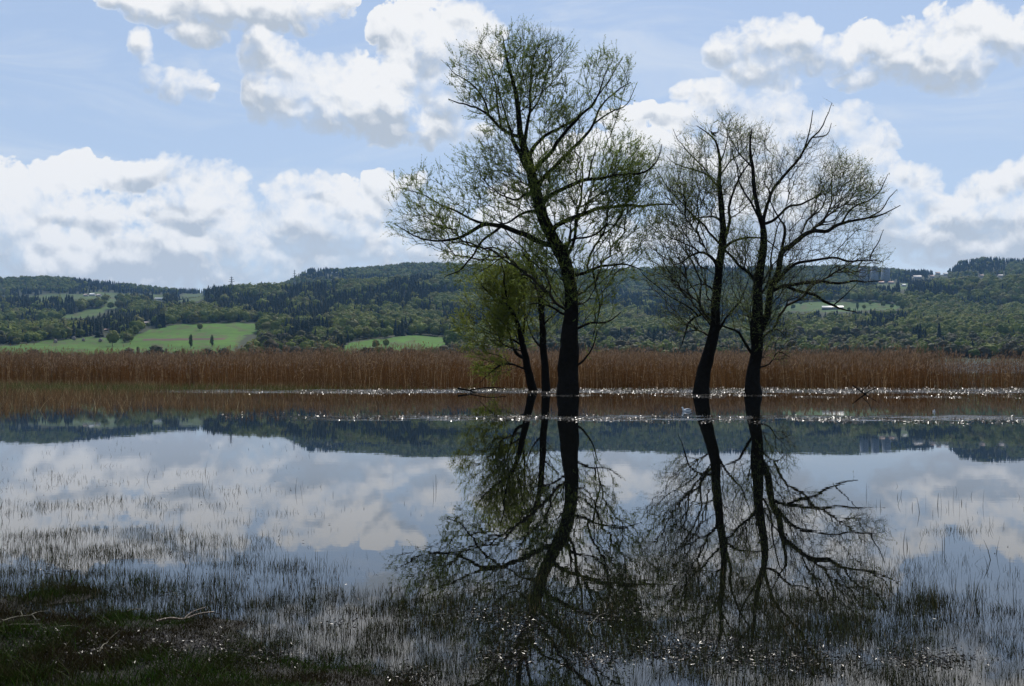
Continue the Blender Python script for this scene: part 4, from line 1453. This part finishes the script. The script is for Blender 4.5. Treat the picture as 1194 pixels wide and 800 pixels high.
def build_foreground():
    rng = np.random.default_rng(71)
    # soil of the bank
    nx, ny = 260, 120
    gx = np.linspace(-6.5, 1.6, nx)
    gy = np.linspace(2.2, 9.4, ny)
    xx, yy = np.meshgrid(gx, gy, indexing='ij')
    h = bank_h(xx.ravel(), yy.ravel())
    o = mesh_np('bank', np.stack([xx.ravel(), yy.ravel(), h], 1), grid_faces(nx, ny),
                mat('wet_bog_soil', (.014, .011, .006), rough=.7, bump=.8, bscale=60, var=.5, vscale=9, spec=.3), smooth=True)
    tag(o, kind='structure')

    RUSH = leaf_mat('rush_stalk', (.04, .035, .02), trans=.15, rough=.6, tint=True, spec=.05)
    n = 2300000
    # more samples close to the camera, where single stalks are seen
    Y = 4.6 * (34 / 4.6) ** (rng.random(n) ** .82)
    X = rng.uniform(-.60, .60, n) * Y
    px = 597 + FPX * X / Y
    py = HORIZON + EYE / Y * FPX
    D = rush_density(px, py)
    patch = fbm(X * 1.1, Y * 1.7, 4, 81)
    fine = fbm(X * 5.0, Y * 5.0, 2, 83)
    D = D * np.clip((patch - .54 + D * .44) * 4.5, .0, 1) * np.clip((fine - .20) * 2.0, .2, 1)
    bank = bank_h(X, Y)
    keep = (rng.random(n) < D * np.interp(Y, [4.6, 7.5, 10, 16, 34], [.44, .52, .42, .25, .2])) & (bank < .02)
    X, Y, px, py = X[keep], Y[keep], px[keep], py[keep]
    n = len(X)
    H = rng.gamma(4.0, .0100, n) * np.interp(Y, [4.6, 8, 12, 20], [.85, 1.0, 1.0, 1.0])
    H *= np.where((abs(px - 1085) < 60) & (abs(py - 702) < 20), 1.5, 1)
    lean = rng.normal(0, .22, (n, 2)) * H[:, None]
    bent = rng.random(n) < .12
    lean[bent] *= 3.2
    v, f = blades(X, Y, np.full(n, -.004), H, rng.uniform(.0014, .0034, n) * np.interp(Y, [5, 12, 25], [1, 1.35, 2.2]), lean, rng, .3, 2)
    col = np.array([[.030, .030, .012]]) * rng.uniform(.4, 1.7, (n, 1)) * np.array([1, 1, 1]) + (rng.random((n, 1)) < .10) * np.array([[.03, .045, .004]]) + (rng.random((n, 1)) < .05) * np.array([[.12, .075, .035]])
    o = mesh_np('rushes', v, f, RUSH, cattr=np.repeat(col, 6, axis=0))
    tag(o, 'thin dark rush stalks piercing the still water in the foreground', 'rushes', kind='stuff')
    print('rushes', n)

    # taller single stalks out in the open water on the right
    sp = [(1062, 590), (1068, 596), (1086, 590), (1090, 596), (1000, 600), (1016, 585), (1027, 590), (1045, 580), (1115, 585), (1128, 590), (1018, 575), (1100, 640), (1054, 642), (1160, 655), (1172, 648),
          (1180, 700), (1140, 590), (1126, 575), (40, 560), (232, 565), (170, 560), (236, 555), (350, 572), (504, 572), (455, 562)]
    Xs, Ys, Hs = [], [], []
    for (a, b) in sp:
        for q in range(2):
            x, y = G(a + rng.normal(0, 7), b + rng.normal(0, 3))
            Xs.append(x), Ys.append(y), Hs.append(rng.uniform(.05, .19))
    Xs, Ys, Hs = map(np.array, (Xs, Ys, Hs))
    v, f = blades(Xs, Ys, Xs * 0 - .004, Hs, rng.uniform(.005, .009, len(Xs)), rng.normal(0, .12, (len(Xs), 2)) * Hs[:, None], rng, .3, 2)
    o = mesh_np('water_stalks', v, f, RUSH, cattr=np.tile([[.03, .028, .015]], (len(v), 1)))
    tag(o, 'scattered taller stalks sticking out of the open water', 'stalks', kind='stuff')

    # moss, short grass and dead stalks on the bank
    n = 420000
    Y = rng.uniform(3.0, 9.0, n)
    X = rng.uniform(-.62, .30, n) * Y
    bank = bank_h(X, Y)
    dens = np.clip((bank + .022) / .030, 0, 1) * np.clip(.3 + 1.6 * (fbm(X * 4, Y * 4, 3, 93) - .3), .15, 1)
    keep = rng.random(n) < dens
    X, Y, bank = X[keep], Y[keep], bank[keep]
    n = len(X)
    tall = fbm(X * 1.6, Y * 1.6, 3, 95)
    H = rng.uniform(.018, .065, n) * (.6 + 1.2 * np.clip(tall - .35, 0, 1) * 2)
    lean = rng.normal(0, .6, (n, 2)) * H[:, None]
    v, f = blades(X, Y, bank - .004, H, rng.uniform(.0025, .006, n), lean, rng, .2, 2)
    gr = np.clip((fbm(X * 2.2, Y * 2.2, 3, 97) - .38) * 4, 0, 1)[:, None] * (rng.random((n, 1)) < .8)
    col = (np.array([[.026, .046, .005]]) * gr + np.array([[.026, .019, .006]]) * (1 - gr)) * rng.uniform(.4, 1.6, (n, 1))
    pale = rng.random(n) < .012
    col[pale] = (.11, .085, .04)
    fresh = rng.random(n) < .02
    col[fresh] = (.06, .12, .012)
    o = mesh_np('bog_grass', v, f, RUSH, cattr=np.repeat(col, 6, axis=0))
    tag(o, 'short dark green and brown grass matted over the boggy bank', 'grass', kind='stuff')
    print('bank grass', n)

    # floating brown rafts of dead leaves and stems, and wet glints
    spots = [(275, 764, 60, 14), (205, 693, 22, 4), (396, 728, 22, 6), (612, 735, 40, 24), (590, 770, 40, 18), (690, 770, 40, 16), (330, 770, 40, 10), (480, 790, 30, 12),
             (560, 718, 60, 10), (800, 760, 80, 24), (930, 770, 90, 20), (60, 664, 30, 5), (700, 720, 60, 10), (1080, 770, 60, 14), (180, 770, 120, 22), (60, 770, 90, 30)]
    Xs, Ys = [], []
    for (a, b, rx, ry) in spots:
        m_ = int(rx * ry * .6)
        for q in range(m_):
            x, y = G(a + rng.normal(0, rx * .5), b + rng.normal(0, ry * .5))
            Xs.append(x), Ys.append(y)
    m_ = 2600
    yy = 5.0 * (16 / 5.0) ** rng.random(m_)
    xx = rng.uniform(-.5, .5, m_) * yy
    ok = rng.random(m_) < rush_density(597 + FPX * xx / yy, HORIZON + EYE / yy * FPX)
    X, Y = np.concatenate([Xs, xx[ok]]), np.concatenate([Ys, yy[ok]])
    n = len(X)
    z = np.maximum(bank_h(X, Y), 0) + rng.uniform(.002, .022, n)
    c = np.stack([X, Y, z], 1)
    d = rand_unit(n, rng) * np.array([1, 1, .35])
    d /= np.linalg.norm(d, axis=1)[:, None]
    v, f = leaf_quads(c, d, rng.uniform(.006, .035, n), rng.uniform(.0015, .005, n), rng)
    m = mat('wet_dead_leaf', (.035, .019, .010), rough=.42, spec=.45, var=.6, vscale=30)
    o = mesh_np('dead_leaves', v, f, m)
    tag(o, 'wet brown dead leaves and moss floating among the rushes', 'dead leaves', kind='stuff')

    # dead sticks lying in the bog
    PALE = mat('dead_twig_bark', (.085, .07, .035), rough=.6, bump=.4, bscale=80, var=.35, vscale=25, spec=.4)
    RED = mat('red_brown_stick_bark', (.10, .055, .025), rough=.4, bump=.4, bscale=80, var=.35, vscale=25, spec=.5)

    def stick(label, pts, r, m, forks=(), z=.03):
        W = []
        for i, (a, b) in enumerate(pts):
            x, y = G(a, b)
            W.append((x, y, max(float(bank_h(np.array([x]), np.array([y]))[0]), 0) + z + .006 * math.sin(i * 2.1), r * (1 - .5 * i / len(pts))))
        o_ = thing('dead_twig', label, 'twig', W[0][:3], group='dead twigs lying in the bog')
        c_ = catmull(W, .02)
        O = np.array(W[0][:3])
        v, f = tube(c_[:, :3] - O, c_[:, 3], 6, rng, .25)
        mesh_np('stem', v, f, m, o_, smooth=True)
        for fk in forks:
            Q = []
            for i, (a, b) in enumerate(fk):
                x, y = G(a, b)
                Q.append((x, y, max(float(bank_h(np.array([x]), np.array([y]))[0]), 0) + z + .01 * i, r * .6 * (1 - .5 * i / len(fk))))
            d_ = np.linalg.norm(c_[:, :2] - np.array(Q[0][:2]), axis=1).argmin()
            Q[0] = (*c_[d_, :3], r * .6)
            q_ = catmull(Q, .02)
            v, f = tube(q_[:, :3] - O, q_[:, 3], 5, rng, .25)
            mesh_np('side_shoot', v, f, m, o_, smooth=True)
        return o_
    stick('red-brown wet stick lying at the edge of the grassy bank', [(182, 737), (198, 733), (214, 728), (232, 722), (250, 720)], .0075, RED, [[(214, 728), (224, 721), (240, 717)]])
    stick('pale twig at the left picture edge with a curved forked tip', [(0, 738), (14, 734), (26, 731), (38, 730)], .006, PALE, [[(38, 731), (42, 737), (47, 745)], [(36, 730), (44, 726), (56, 724)], [(28, 731), (24, 728), (20, 729)]])
    stick('straight pale twig below the forked one at the left edge', [(0, 752), (15, 752), (30, 750), (47, 749)], .006, PALE)
    stick('thin pale twig rising out of the moss, hooked at its top', [(115, 779), (120, 771), (125, 763), (128, 759)], .0045, PALE, [[(127, 760), (133, 758), (139, 756)]], .03)
    stick('short pale twig beside the hooked one, bent in the middle', [(129, 774), (138, 775), (148, 776), (156, 774)], .0045, PALE, [[(148, 776), (152, 780)]])
    stick('dull thin twig lying in the grass between the pale ones', [(70, 748), (82, 745), (96, 743)], .004, PALE)
    stick('small dark stick sunk into the grass behind the red-brown one', [(147, 719), (155, 717), (165, 715)], .004, RED)
    stick('curled pale stalk standing in the rushes right of the trunk reflections', [(690, 744), (686, 736), (690, 729), (698, 722), (708, 719)], .0035, PALE, (), .02)
    stick('short pale twig floating among the rushes near the bottom centre', [(505, 723), (514, 722), (524, 721)], .0035, PALE)

    # branches lying in the water under the trees
    def snag(label, Y, limbs, r):
        o_ = thing('fallen_branch', label, 'branch', (P(limbs[0][0][0], 400, Y)[0], Y, 0), group='fallen branches in the water')
        O = np.array(o_.location)
        V, F, k = [], [], 0
        for i, L in enumerate(limbs):
            W = [(*P(a, b, Y + .25 * j * (1 if i % 2 else -1)), r * (1 - .18 * j) * (.6 if i else 1)) for j, (a, b) in enumerate(L)]
            W = [(a, b, max(c, -.02), max(q, .01)) for a, b, c, q in W]
            c_ = catmull(W, .1)
            v, f = tube(c_[:, :3] - O, c_[:, 3], 6, rng, .3)
            V.append(v), F.append(f + k)
            k += len(v)
        mesh_np('limb', np.concatenate(V), np.concatenate(F), BARK, o_, smooth=True)
    snag('dark forked branch lying in the water left of the leaning green tree', 55, [[(534, 453), (545, 455), (556, 459), (566, 462)], [(546, 455), (552, 458), (549, 462)], [(548, 455), (568, 452), (590, 453)]], .05)
    snag('bare pale-tipped branch sticking out of the water right of the forked tree', 52, [[(1010, 463), (1002, 455), (994, 449)], [(1004, 457), (1012, 449), (1016, 441)], [(1007, 460), (1016, 455), (1022, 452)]], .035)


build_foreground()


# ------------------------------------------------------------------ houses, towers, pylons on the hills
def box(c, s):
    x, y, z = c
    a, b, h = s[0] / 2, s[1] / 2, s[2]
    v = [(x - a, y - b, z), (x + a, y - b, z), (x + a, y + b, z), (x - a, y + b, z), (x - a, y - b, z + h), (x + a, y - b, z + h), (x + a, y + b, z + h), (x - a, y + b, z + h)]
    f = [(0, 3, 2, 1), (4, 5, 6, 7), (0, 1, 5, 4), (1, 2, 6, 5), (2, 3, 7, 6), (3, 0, 4, 7)]
    return v, f


def boxes(name, items, m, parent):
    V, F = [], []
    for c, s in items:
        v, f = box(c, s)
        F += [tuple(i + len(V) for i in q) for q in f]
        V += v
    return mesh_np(name, V, F, m, parent)


def build_buildings():
    glass = mat('window_glass', (.03, .04, .05), rough=.15, spec=.6)
    wood = mat('house_door_wood', (.12, .07, .04), rough=.6)
    rng = np.random.default_rng(3)
    for (px, py, w, h, rc, wc, label) in HOUSES:
        Y = find_y(px, py)
        k = Y / FPX
        W, H = w * k, h * k
        D = min(W, 14.0)
        x = (px - 597) * k
        z = float(ground_z(np.array([x]), np.array([Y]))[0]) - .3
        name = 'farm_hall' if w > 20 else ('barn' if 'barn' in label else 'house')
        o = thing(name, label, name.replace('_', ' ').replace('farm hall', 'hall'), (x, Y, z), rng.uniform(-.25, .25), 'houses on the hills')
        wc, rc = tuple(q * .62 for q in wc), tuple(q * .75 for q in rc)
        wm, rm = mat('house_plaster', wc, rough=.85, var=.1, vscale=1), mat('roof_tiles', rc, rough=.5 if w > 20 else .7, var=.2, vscale=2)
        wh = H * .58
        walls = boxes('wall', [((0, 0, 0), (W, D, wh))], wm, o)
        e = .4
        V = [(-W / 2 - e, -D / 2 - e, wh - .1), (W / 2 + e, -D / 2 - e, wh - .1), (W / 2 + e, D / 2 + e, wh - .1), (-W / 2 - e, D / 2 + e, wh - .1), (-W / 2 - e, 0, H), (W / 2 + e, 0, H)]
        V += [(a, b, c + .35) for a, b, c in V]
        q = mesh_np('roof', V, [(0, 1, 5), (0, 5, 4), (2, 3, 4), (2, 4, 5), (6, 7, 11), (6, 11, 10), (8, 9, 10), (8, 10, 11), (0, 6, 7), (0, 7, 1), (2, 8, 9), (2, 9, 3),
                                (0, 4, 10), (0, 10, 6), (4, 3, 9), (4, 9, 10), (1, 7, 11), (1, 11, 5), (5, 11, 8), (5, 8, 2)], rm, o)
        nw = max(2, int(W / 4))
        for i in range(nw):
            boxes('window', [((-W / 2 + (i + .5) * W / nw, -D / 2 - .05, wh * .45), (1.2, .12, 1.3))], glass, o)
        boxes('door', [((-W / 2 + W / nw * 1.0, -D / 2 - .05, 0.02), (1.0, .12, 2.0))], wood, o)
    tm = mat('tower_plaster', (.25, .27, .29), rough=.8, var=.1, vscale=1)
    for (px, py, w, h, label) in TOWERS:
        Y = find_y(px, py)
        k = Y / FPX
        W, H = w * k, h * k
        x = (px - 597) * k
        z = float(ground_z(np.array([x]), np.array([Y]))[0]) - .5
        o = thing('apartment_tower', label, 'apartment tower', (x, Y, z), .2, 'apartment towers on the ridge')
        boxes('wall', [((0, 0, 0), (W, W * .7, H))], tm, o)
        boxes('roof', [((0, 0, H + .02), (W + .6, W * .7 + .6, .8)), ((W * .1, 0, H + .84), (W * .3, W * .3, 2.4))], mat('flat_roof', (.2, .2, .2)), o)
        for r_ in range(int(H / 3.2)):
            boxes('window', [((0, -W * .35 - .08, 1.0 + r_ * 3.2), (W * .86, .2, 1.3))], glass, o)

    # lattice pylons on the ridge
    steel = mat('galvanised_steel', (.22, .23, .24), rough=.5, metal=.6)
    for (px, ptop, Y, label) in ((270, 322.5, 2900, 'lattice power pylon rising above the wood on the left ridge line'), (343.5, 314.5, 3900, 'smaller fainter power pylon farther right on the ridge line')):
        x, _, ztop = P(px, ptop, Y)
        z = float(ground_z(np.array([x]), np.array([Y]))[0])
        H = max(ztop - z, 25.0)
        z = ztop - H
        o = thing('power_pylon', label, 'pylon', (x, Y, z))
        A, B = [], []
        lv = [0, .25, .45, .62, .76, .88, 1.0]

        def corner(t, i):
            s = (4.0 * (1 - t) ** 1.2 + .5)
            return np.array([s * (-1 if i in (0, 3) else 1), s * (-1 if i < 2 else 1), H * t])
        for a, b in zip(lv[:-1], lv[1:]):
            for i in range(4):
                A += [corner(a, i), corner(a, i), corner(a, (i + 1) % 4)]
                B += [corner(b, i), corner(b, (i + 1) % 4), corner(b, i)]
        v, f = segs(np.array(A), np.array(B), np.full(len(A), .32), np.full(len(A), .32), 4)
        mesh_np('lattice_mast', v, f, steel, o)
        for t, L in ((.70, 8.5), (.82, 7.0), (.93, 5.0)):
            A = np.array([(-L, 0, H * t), (0, 0, H * t + 1.8), (-L, 0, H * t)])
            B = np.array([(L, 0, H * t), (L, 0, H * t), (0, 0, H * t + 1.8)])
            v, f = segs(A, B, np.full(3, .3), np.full(3, .3), 4)
            mesh_np('cross_arm', v, f, steel, o)


build_buildings()


# ------------------------------------------------------------------ single trees one can tell apart across the lake
def build_single_trees():
    rng = np.random.default_rng(19)
    fol = leaf_mat('single_tree_foliage', (.1, .1, .1), trans=.25, rough=.7, tint=True, spec=.1)
    bark = mat('far_tree_bark', (.06, .05, .04), rough=.9)

    def proto(kind, seed):
        """a tree of unit height: trunk and crown"""
        r = np.random.default_rng(seed)
        if kind == 'spruce':
            v, f = crown_conifer(seed, 9, 11)
            v = v * np.array([1.0, 1.0, .96]) + np.array([0, 0, .04])
            c = np.array(CONIF[seed % 3])
        elif kind == 'poplar':
            v, f = crown_round(seed, 90, 1, .4)
            v = v * np.array([.42, .42, 1.0])
            c = np.array((.075, .10, .03))
        else:
            v, f = crown_round(seed, 130, 2, .35, 3)
            v = v * np.array([1.1, 1.1, .92]) + np.array([0, 0, .08])
            c = {'broadleaf': np.array(DECID[seed % 5]), 'bare': np.array(BARE[seed % 3]), 'blossom': np.array((.34, .29, .27)), 'yellow': np.array((.17, .19, .03))}[kind]
        tree = bpy.data.objects.new({'spruce': 'spruce_tree', 'poplar': 'poplar_tree', 'blossom': 'fruit_tree', 'bare': 'bare_shrub'}.get(kind, 'broadleaf_tree'), None)
        a = np.linspace(0, 1, 5)
        tv, tf = tube(np.stack([a * .01, a * 0, a * .6], 1), .022 * (1 - .7 * a), 6, r, .2)
        tr = mesh_np('trunk', tv, tf, bark, link=False)
        cr = mesh_np('crown', v, f, fol, cattr=np.repeat(c[None], len(v), 0) * r.uniform(.8, 1.2, (len(v), 1)), link=False)
        return tree, tr, cr
    protos = {k: [proto(k, s) for s in range(n)] for k, n in (('spruce', 2), ('poplar', 2), ('broadleaf', 4), ('bare', 3), ('blossom', 2), ('yellow', 1))}

    def put(kind, px, py, hpx, label, group=None, Y=None, wide=1.0):
        tree, tr, cr = protos[kind][rng.integers(0, len(protos[kind]))]
        Y = Y or find_y(px, py)
        k = Y / FPX
        x = (px - 597) * k
        z = float(ground_z(np.array([x]), np.array([Y]))[0]) - .2
        if Y < 900:
            z = -.1
        o = tree.copy()
        COL.objects.link(o)
        o.location = (x, Y, z)
        H = hpx * k
        o.scale = (H * wide, H * wide, H)
        o.rotation_euler = (0, 0, rng.uniform(0, 6.28))
        tag(o, label, {'spruce': 'spruce', 'poplar': 'poplar', 'blossom': 'fruit tree', 'bare': 'shrub'}.get(kind, 'tree'), group)
        for c in (tr, cr):
            q = c.copy()
            COL.objects.link(q)
            q.parent = o
    singles = [
        ('broadleaf', 233, 385.5, 9, 'small round tree alone in the middle of the big green meadow'),
        ('broadleaf', 202, 379, 8.5, 'round tree at the upper rim of the big meadow'),
        ('broadleaf', 186, 384, 6, 'low bush on the left part of the big meadow'),
        ('broadleaf', 173, 382, 6, 'bushy tree beside the pale farmhouse'),
        ('broadleaf', 152, 383, 8, 'tree at the upper left corner of the big meadow'),
        ('broadleaf', 141, 397, 8, 'light tree on the lower left meadow'),
        ('broadleaf', 153, 398, 7, 'small tree between the two left meadows'),
        ('poplar', 222, 406, 17, 'dark upright tree before the big meadow, the taller of two'),
        ('poplar', 247, 405, 15, 'dark upright tree before the right part of the big meadow'),
        ('blossom', 65, 401, 5.5, 'whitish blossoming fruit tree farthest left on the meadow edge'),
        ('blossom', 86, 398, 6, 'whitish blossoming fruit tree on the lower left meadow, tallest of the row'),
        ('blossom', 97, 399, 5, 'blossoming fruit tree next to the tallest of the row'),
        ('blossom', 117, 400, 6, 'blossoming fruit tree at the right end of the row'),
        ('blossom', 160, 385, 5, 'blossoming fruit tree beside the big meadow'),
        ('broadleaf', 131, 404, 19, 'tall bushy tree before the gap between the left meadows'),
        ('broadleaf', 438, 407, 11, 'dark bush before the central meadow'),
        ('broadleaf', 450, 405, 10, 'dark pointed bush right of another before the central meadow'),
        ('broadleaf', 532, 410, 27, 'large round green tree at the right end of the central meadow'),
        ('broadleaf', 548, 411, 24, 'rounded tree behind the leaning green tree'),
        ('poplar', 1000, 362, 11, 'slim tree on the right-hand meadow by the farm hall'),
        ('broadleaf', 990, 363, 5, 'round bush on the right-hand meadow'),
        ('broadleaf', 1008, 361, 6, 'second round bush on the right-hand meadow, farther right'),
        ('poplar', 1025, 350, 12, 'tall slim dark tree above the right-hand meadow'),
        ('spruce', 1072, 408, 27, 'tall pointed spruce standing in front of the light wood on the right'),
        ('spruce', 1095, 404, 30, 'tallest dark spruce in the light wood on the right'),
    ]
    for (kind, px, py, h, label) in singles:
        put(kind, px, py, h, label)
    for i, (px, py, h) in enumerate([(908, 363, 8), (915, 358, 6), (925, 361, 7), (934, 356, 5), (976, 353, 4), (1015, 356, 6), (1030, 358, 7), (1040, 360, 6), (1047, 358, 7), (1056, 358, 6)]):
        put('broadleaf', px, py, h, ['bush farthest left on the right-hand hillside meadow', 'second bush from the left on the right-hand meadow', 'third bush from the left on the right-hand meadow', 'fourth bush from the left on the right-hand meadow', 'small bush above the farm hall roof', 'bush on the right-hand meadow just right of the two round ones', 'fourth bush from the right end of the right-hand meadow', 'third bush from the right end of the right-hand meadow', 'second bush from the right end of the right-hand meadow', 'bush at the right end of the right-hand meadow'][i], 'bushes on the right-hand meadow')
    put('yellow', 918, 417, 16, 'yellow-green willow bush behind the reeds right of the forked tree', None, 175, 1.3)
    put('yellow', 938, 417, 11, 'lower yellow-green bush behind the reeds, right of a larger one', None, 180, 1.4)
    # the row of shrubs and trees on the far shore
    zones = [(60, 'before the lower left meadow'), (150, 'before the blossoming fruit trees'), (300, 'before the big green meadow'), (395, 'between the two green meadows'),
             (520, 'before the central meadow'), (600, 'behind the leaning green tree'), (700, 'behind the thickest willow trunk'), (800, 'between the tree groups'),
             (900, 'behind the right pair of trunks'), (1000, 'below the farm hall'), (1100, 'below the hilltop village'), (9999, 'above the open strip of lake')]
    nth = ['first', 'second', 'third', 'fourth', 'fifth', 'sixth', 'seventh', 'eighth', 'ninth', 'tenth', 'eleventh', 'twelfth', 'thirteenth', 'fourteenth', 'fifteenth', 'sixteenth']
    look = {'bare': 'bare grey-brown shrub', 'broadleaf': 'green bushy tree', 'poplar': 'slim upright tree', 'spruce': 'small dark spruce'}
    grp = {'bare': 'shrubs along the far shore', 'broadleaf': 'bushy trees along the far shore', 'poplar': 'slim trees along the far shore', 'spruce': 'small spruces along the far shore'}
    seen = {}
    x = -8.0
    while x < 1204:
        kind = str(rng.choice(['bare', 'broadleaf', 'poplar', 'spruce'], p=[.62, .27, .06, .05]))
        h = rng.uniform(9, 16) * (.55 if x < 150 else .8 if 395 < x < 515 else 1.0) * (.8 + .5 * float(vnoise(x / 50.0, 3.3))) * (1.15 if x > 560 else 1.0)
        zone = next(z for lim, z in zones if x < lim)
        k = seen[(kind, zone)] = seen.get((kind, zone), -1) + 1
        where = nth[k]
        put(kind, x, 0, h, f'{look[kind]} on far shore, {where} from left {zone}', grp[kind], rng.uniform(905, 1000), rng.uniform(1.0, 1.5))
        x += rng.uniform(6, 13)


build_single_trees()


# ------------------------------------------------------------------ birds
def bird(name, label, cat, loc, rz, spine, body, wing, bill_m, length_scale=1.0, legs=False):
    rng = np.random.default_rng(2)
    o = thing(name, label, cat, loc, rz)
    s = np.array(spine, float)
    s[:, :4] *= length_scale
    c = catmull(s, .012 * length_scale)
    v, f = tube(c[:, :3], np.maximum(c[:, 3], .0015), 14, rng)
    # close head and tail ends by tapering radii
    mesh_np('body', v, f, body, o, smooth=True)
    L = length_scale
    for sgn in (-1, 1):
        t = np.linspace(0, 1, 9)
        path = np.stack([-.02 + .19 * t, sgn * (.062 - .045 * t ** 2) + 0 * t, .058 + .02 * np.sin(t * 3)], 1) * L
        v, f = tube(path, (.030 * np.sin(np.clip(t * .93 + .07, 0, 1) * math.pi) ** .6 + .002) * L, 8, rng)
        v[:, 1] = (v[:, 1] - sgn * .05 * L) * .45 + sgn * .05 * L
        mesh_np('wing', v, f, wing, o, smooth=True)
    hx, hz = s[-3, 0], s[-3, 2]
    for sgn in (-1, 1):
        iv, jf = ico(1)
        mesh_np('eye', iv * .0045 * L + np.array([hx - .008 * L, sgn * s[-3, 3] * .9, hz + .006 * L]), jf, EYE_M, o, smooth=True)
    bp = np.array([(s[-1, 0] + .012 * L, 0, s[-1, 2]), (s[-1, 0] - .015 * L, 0, s[-1, 2] - .002 * L), (s[-1, 0] - .042 * L, 0, s[-1, 2] - .008 * L)])
    v, f = tube(bp, np.array([.008, .006, .001]) * L, 6, rng)
    mesh_np('bill', v, f, bill_m, o, smooth=True)
    if legs:
        for sgn in (-1, 1):
            A = np.array([(.0, sgn * .022, .0), (.01, sgn * .02, -.05)]) * L
            B = np.array([(.01, sgn * .02, -.05), (-.005, sgn * .02, -.075)]) * L
            v, f = segs(A, B, np.full(2, .005 * L), np.full(2, .005 * L), 5)
            mesh_np('leg', v, f, bill_m, o)
    return o


EYE_M = mat('bird_eye', (.01, .01, .01), rough=.1, spec=.6)
WHITE = mat('white_feathers', (.62, .62, .60), rough=.6, var=.08, vscale=30)
GREY = mat('grey_feathers', (.30, .32, .34), rough=.6, var=.1, vscale=30)
BLACK = mat('black_feathers', (.012, .012, .014), rough=.45, var=.2, vscale=30)
BILL = mat('dark_bill', (.10, .03, .02), rough=.4)
SWIM = [(.22, 0, .060, .002), (.19, 0, .050, .012), (.13, 0, .032, .042), (.04, 0, .028, .062), (-.04, 0, .034, .060), (-.085, 0, .062, .040), (-.10, 0, .100, .026), (-.108, 0, .132, .027), (-.128, 0, .140, .024), (-.150, 0, .136, .010)]
gx, gy = G(799.5, 479.5)
bird('gull', 'small white and grey gull swimming left of the right-hand pair of trunks', 'gull', (gx, gy, -.012), R(8), SWIM, WHITE, GREY, BILL, .92)
gx, gy = G(1089, 480.5)
bird('gull', 'white gull swimming towards the camera far right on the open water', 'gull', (gx, gy, -.012), R(78), SWIM, WHITE, GREY, BILL, .6)
PERCH = [(.20, 0, -.075, .002), (.17, 0, -.065, .016), (.10, 0, -.025, .030), (.03, 0, .020, .048), (-.02, 0, .060, .050), (-.05, 0, .095, .034), (-.062, 0, .118, .027), (-.075, 0, .130, .024), (-.092, 0, .130, .010)]
_tip = PAIR_LEFT[0]
_xw = P(829, 160, 51.5)
_i = int(np.argmin((_tip[:, 0] - _xw[0]) ** 2 + (_tip[:, 2] - _xw[2]) ** 2))
bird('crow', 'black crow perched high on a thin limb of the left tree of the pair', 'crow', tuple(_tip[_i, :3] + np.array([0, 0, .075 * 1.2 + _tip[_i, 3]])), R(15), PERCH, BLACK, BLACK, BLACK, 1.2, legs=True)


# ------------------------------------------------------------------ haze between us and the far hills
def build_haze():
    m = bpy.data.materials.new('spring_haze')
    m.use_nodes = True
    m.node_tree.nodes.clear()
    T = NT(m.node_tree)
    v = T.new('ShaderNodeVolumePrincipled')
    v.inputs['Color'].default_value = (0.32, 0.60, 1.0, 1)
    v.inputs['Density'].default_value = 0.000034
    v.inputs['Anisotropy'].default_value = 0.2
    T.t.links.new(v.outputs[0], T.new('ShaderNodeOutputMaterial').inputs['Volume'])
    m.cycles.homogeneous_volume = True
    x, y0, y1, z0, z1 = 14000.0, -9500.0, 12500.0, -12.0, 620.0
    V = [(-x, y0, z0), (x, y0, z0), (x, y1, z0), (-x, y1, z0), (-x, y0, z1), (x, y0, z1), (x, y1, z1), (-x, y1, z1)]
    F = [(0, 3, 2, 1), (4, 5, 6, 7), (0, 1, 5, 4), (1, 2, 6, 5), (2, 3, 7, 6), (3, 0, 4, 7)]
    o = mesh_np('haze', V, F, m)
    tag(o, kind='stuff')


build_haze()
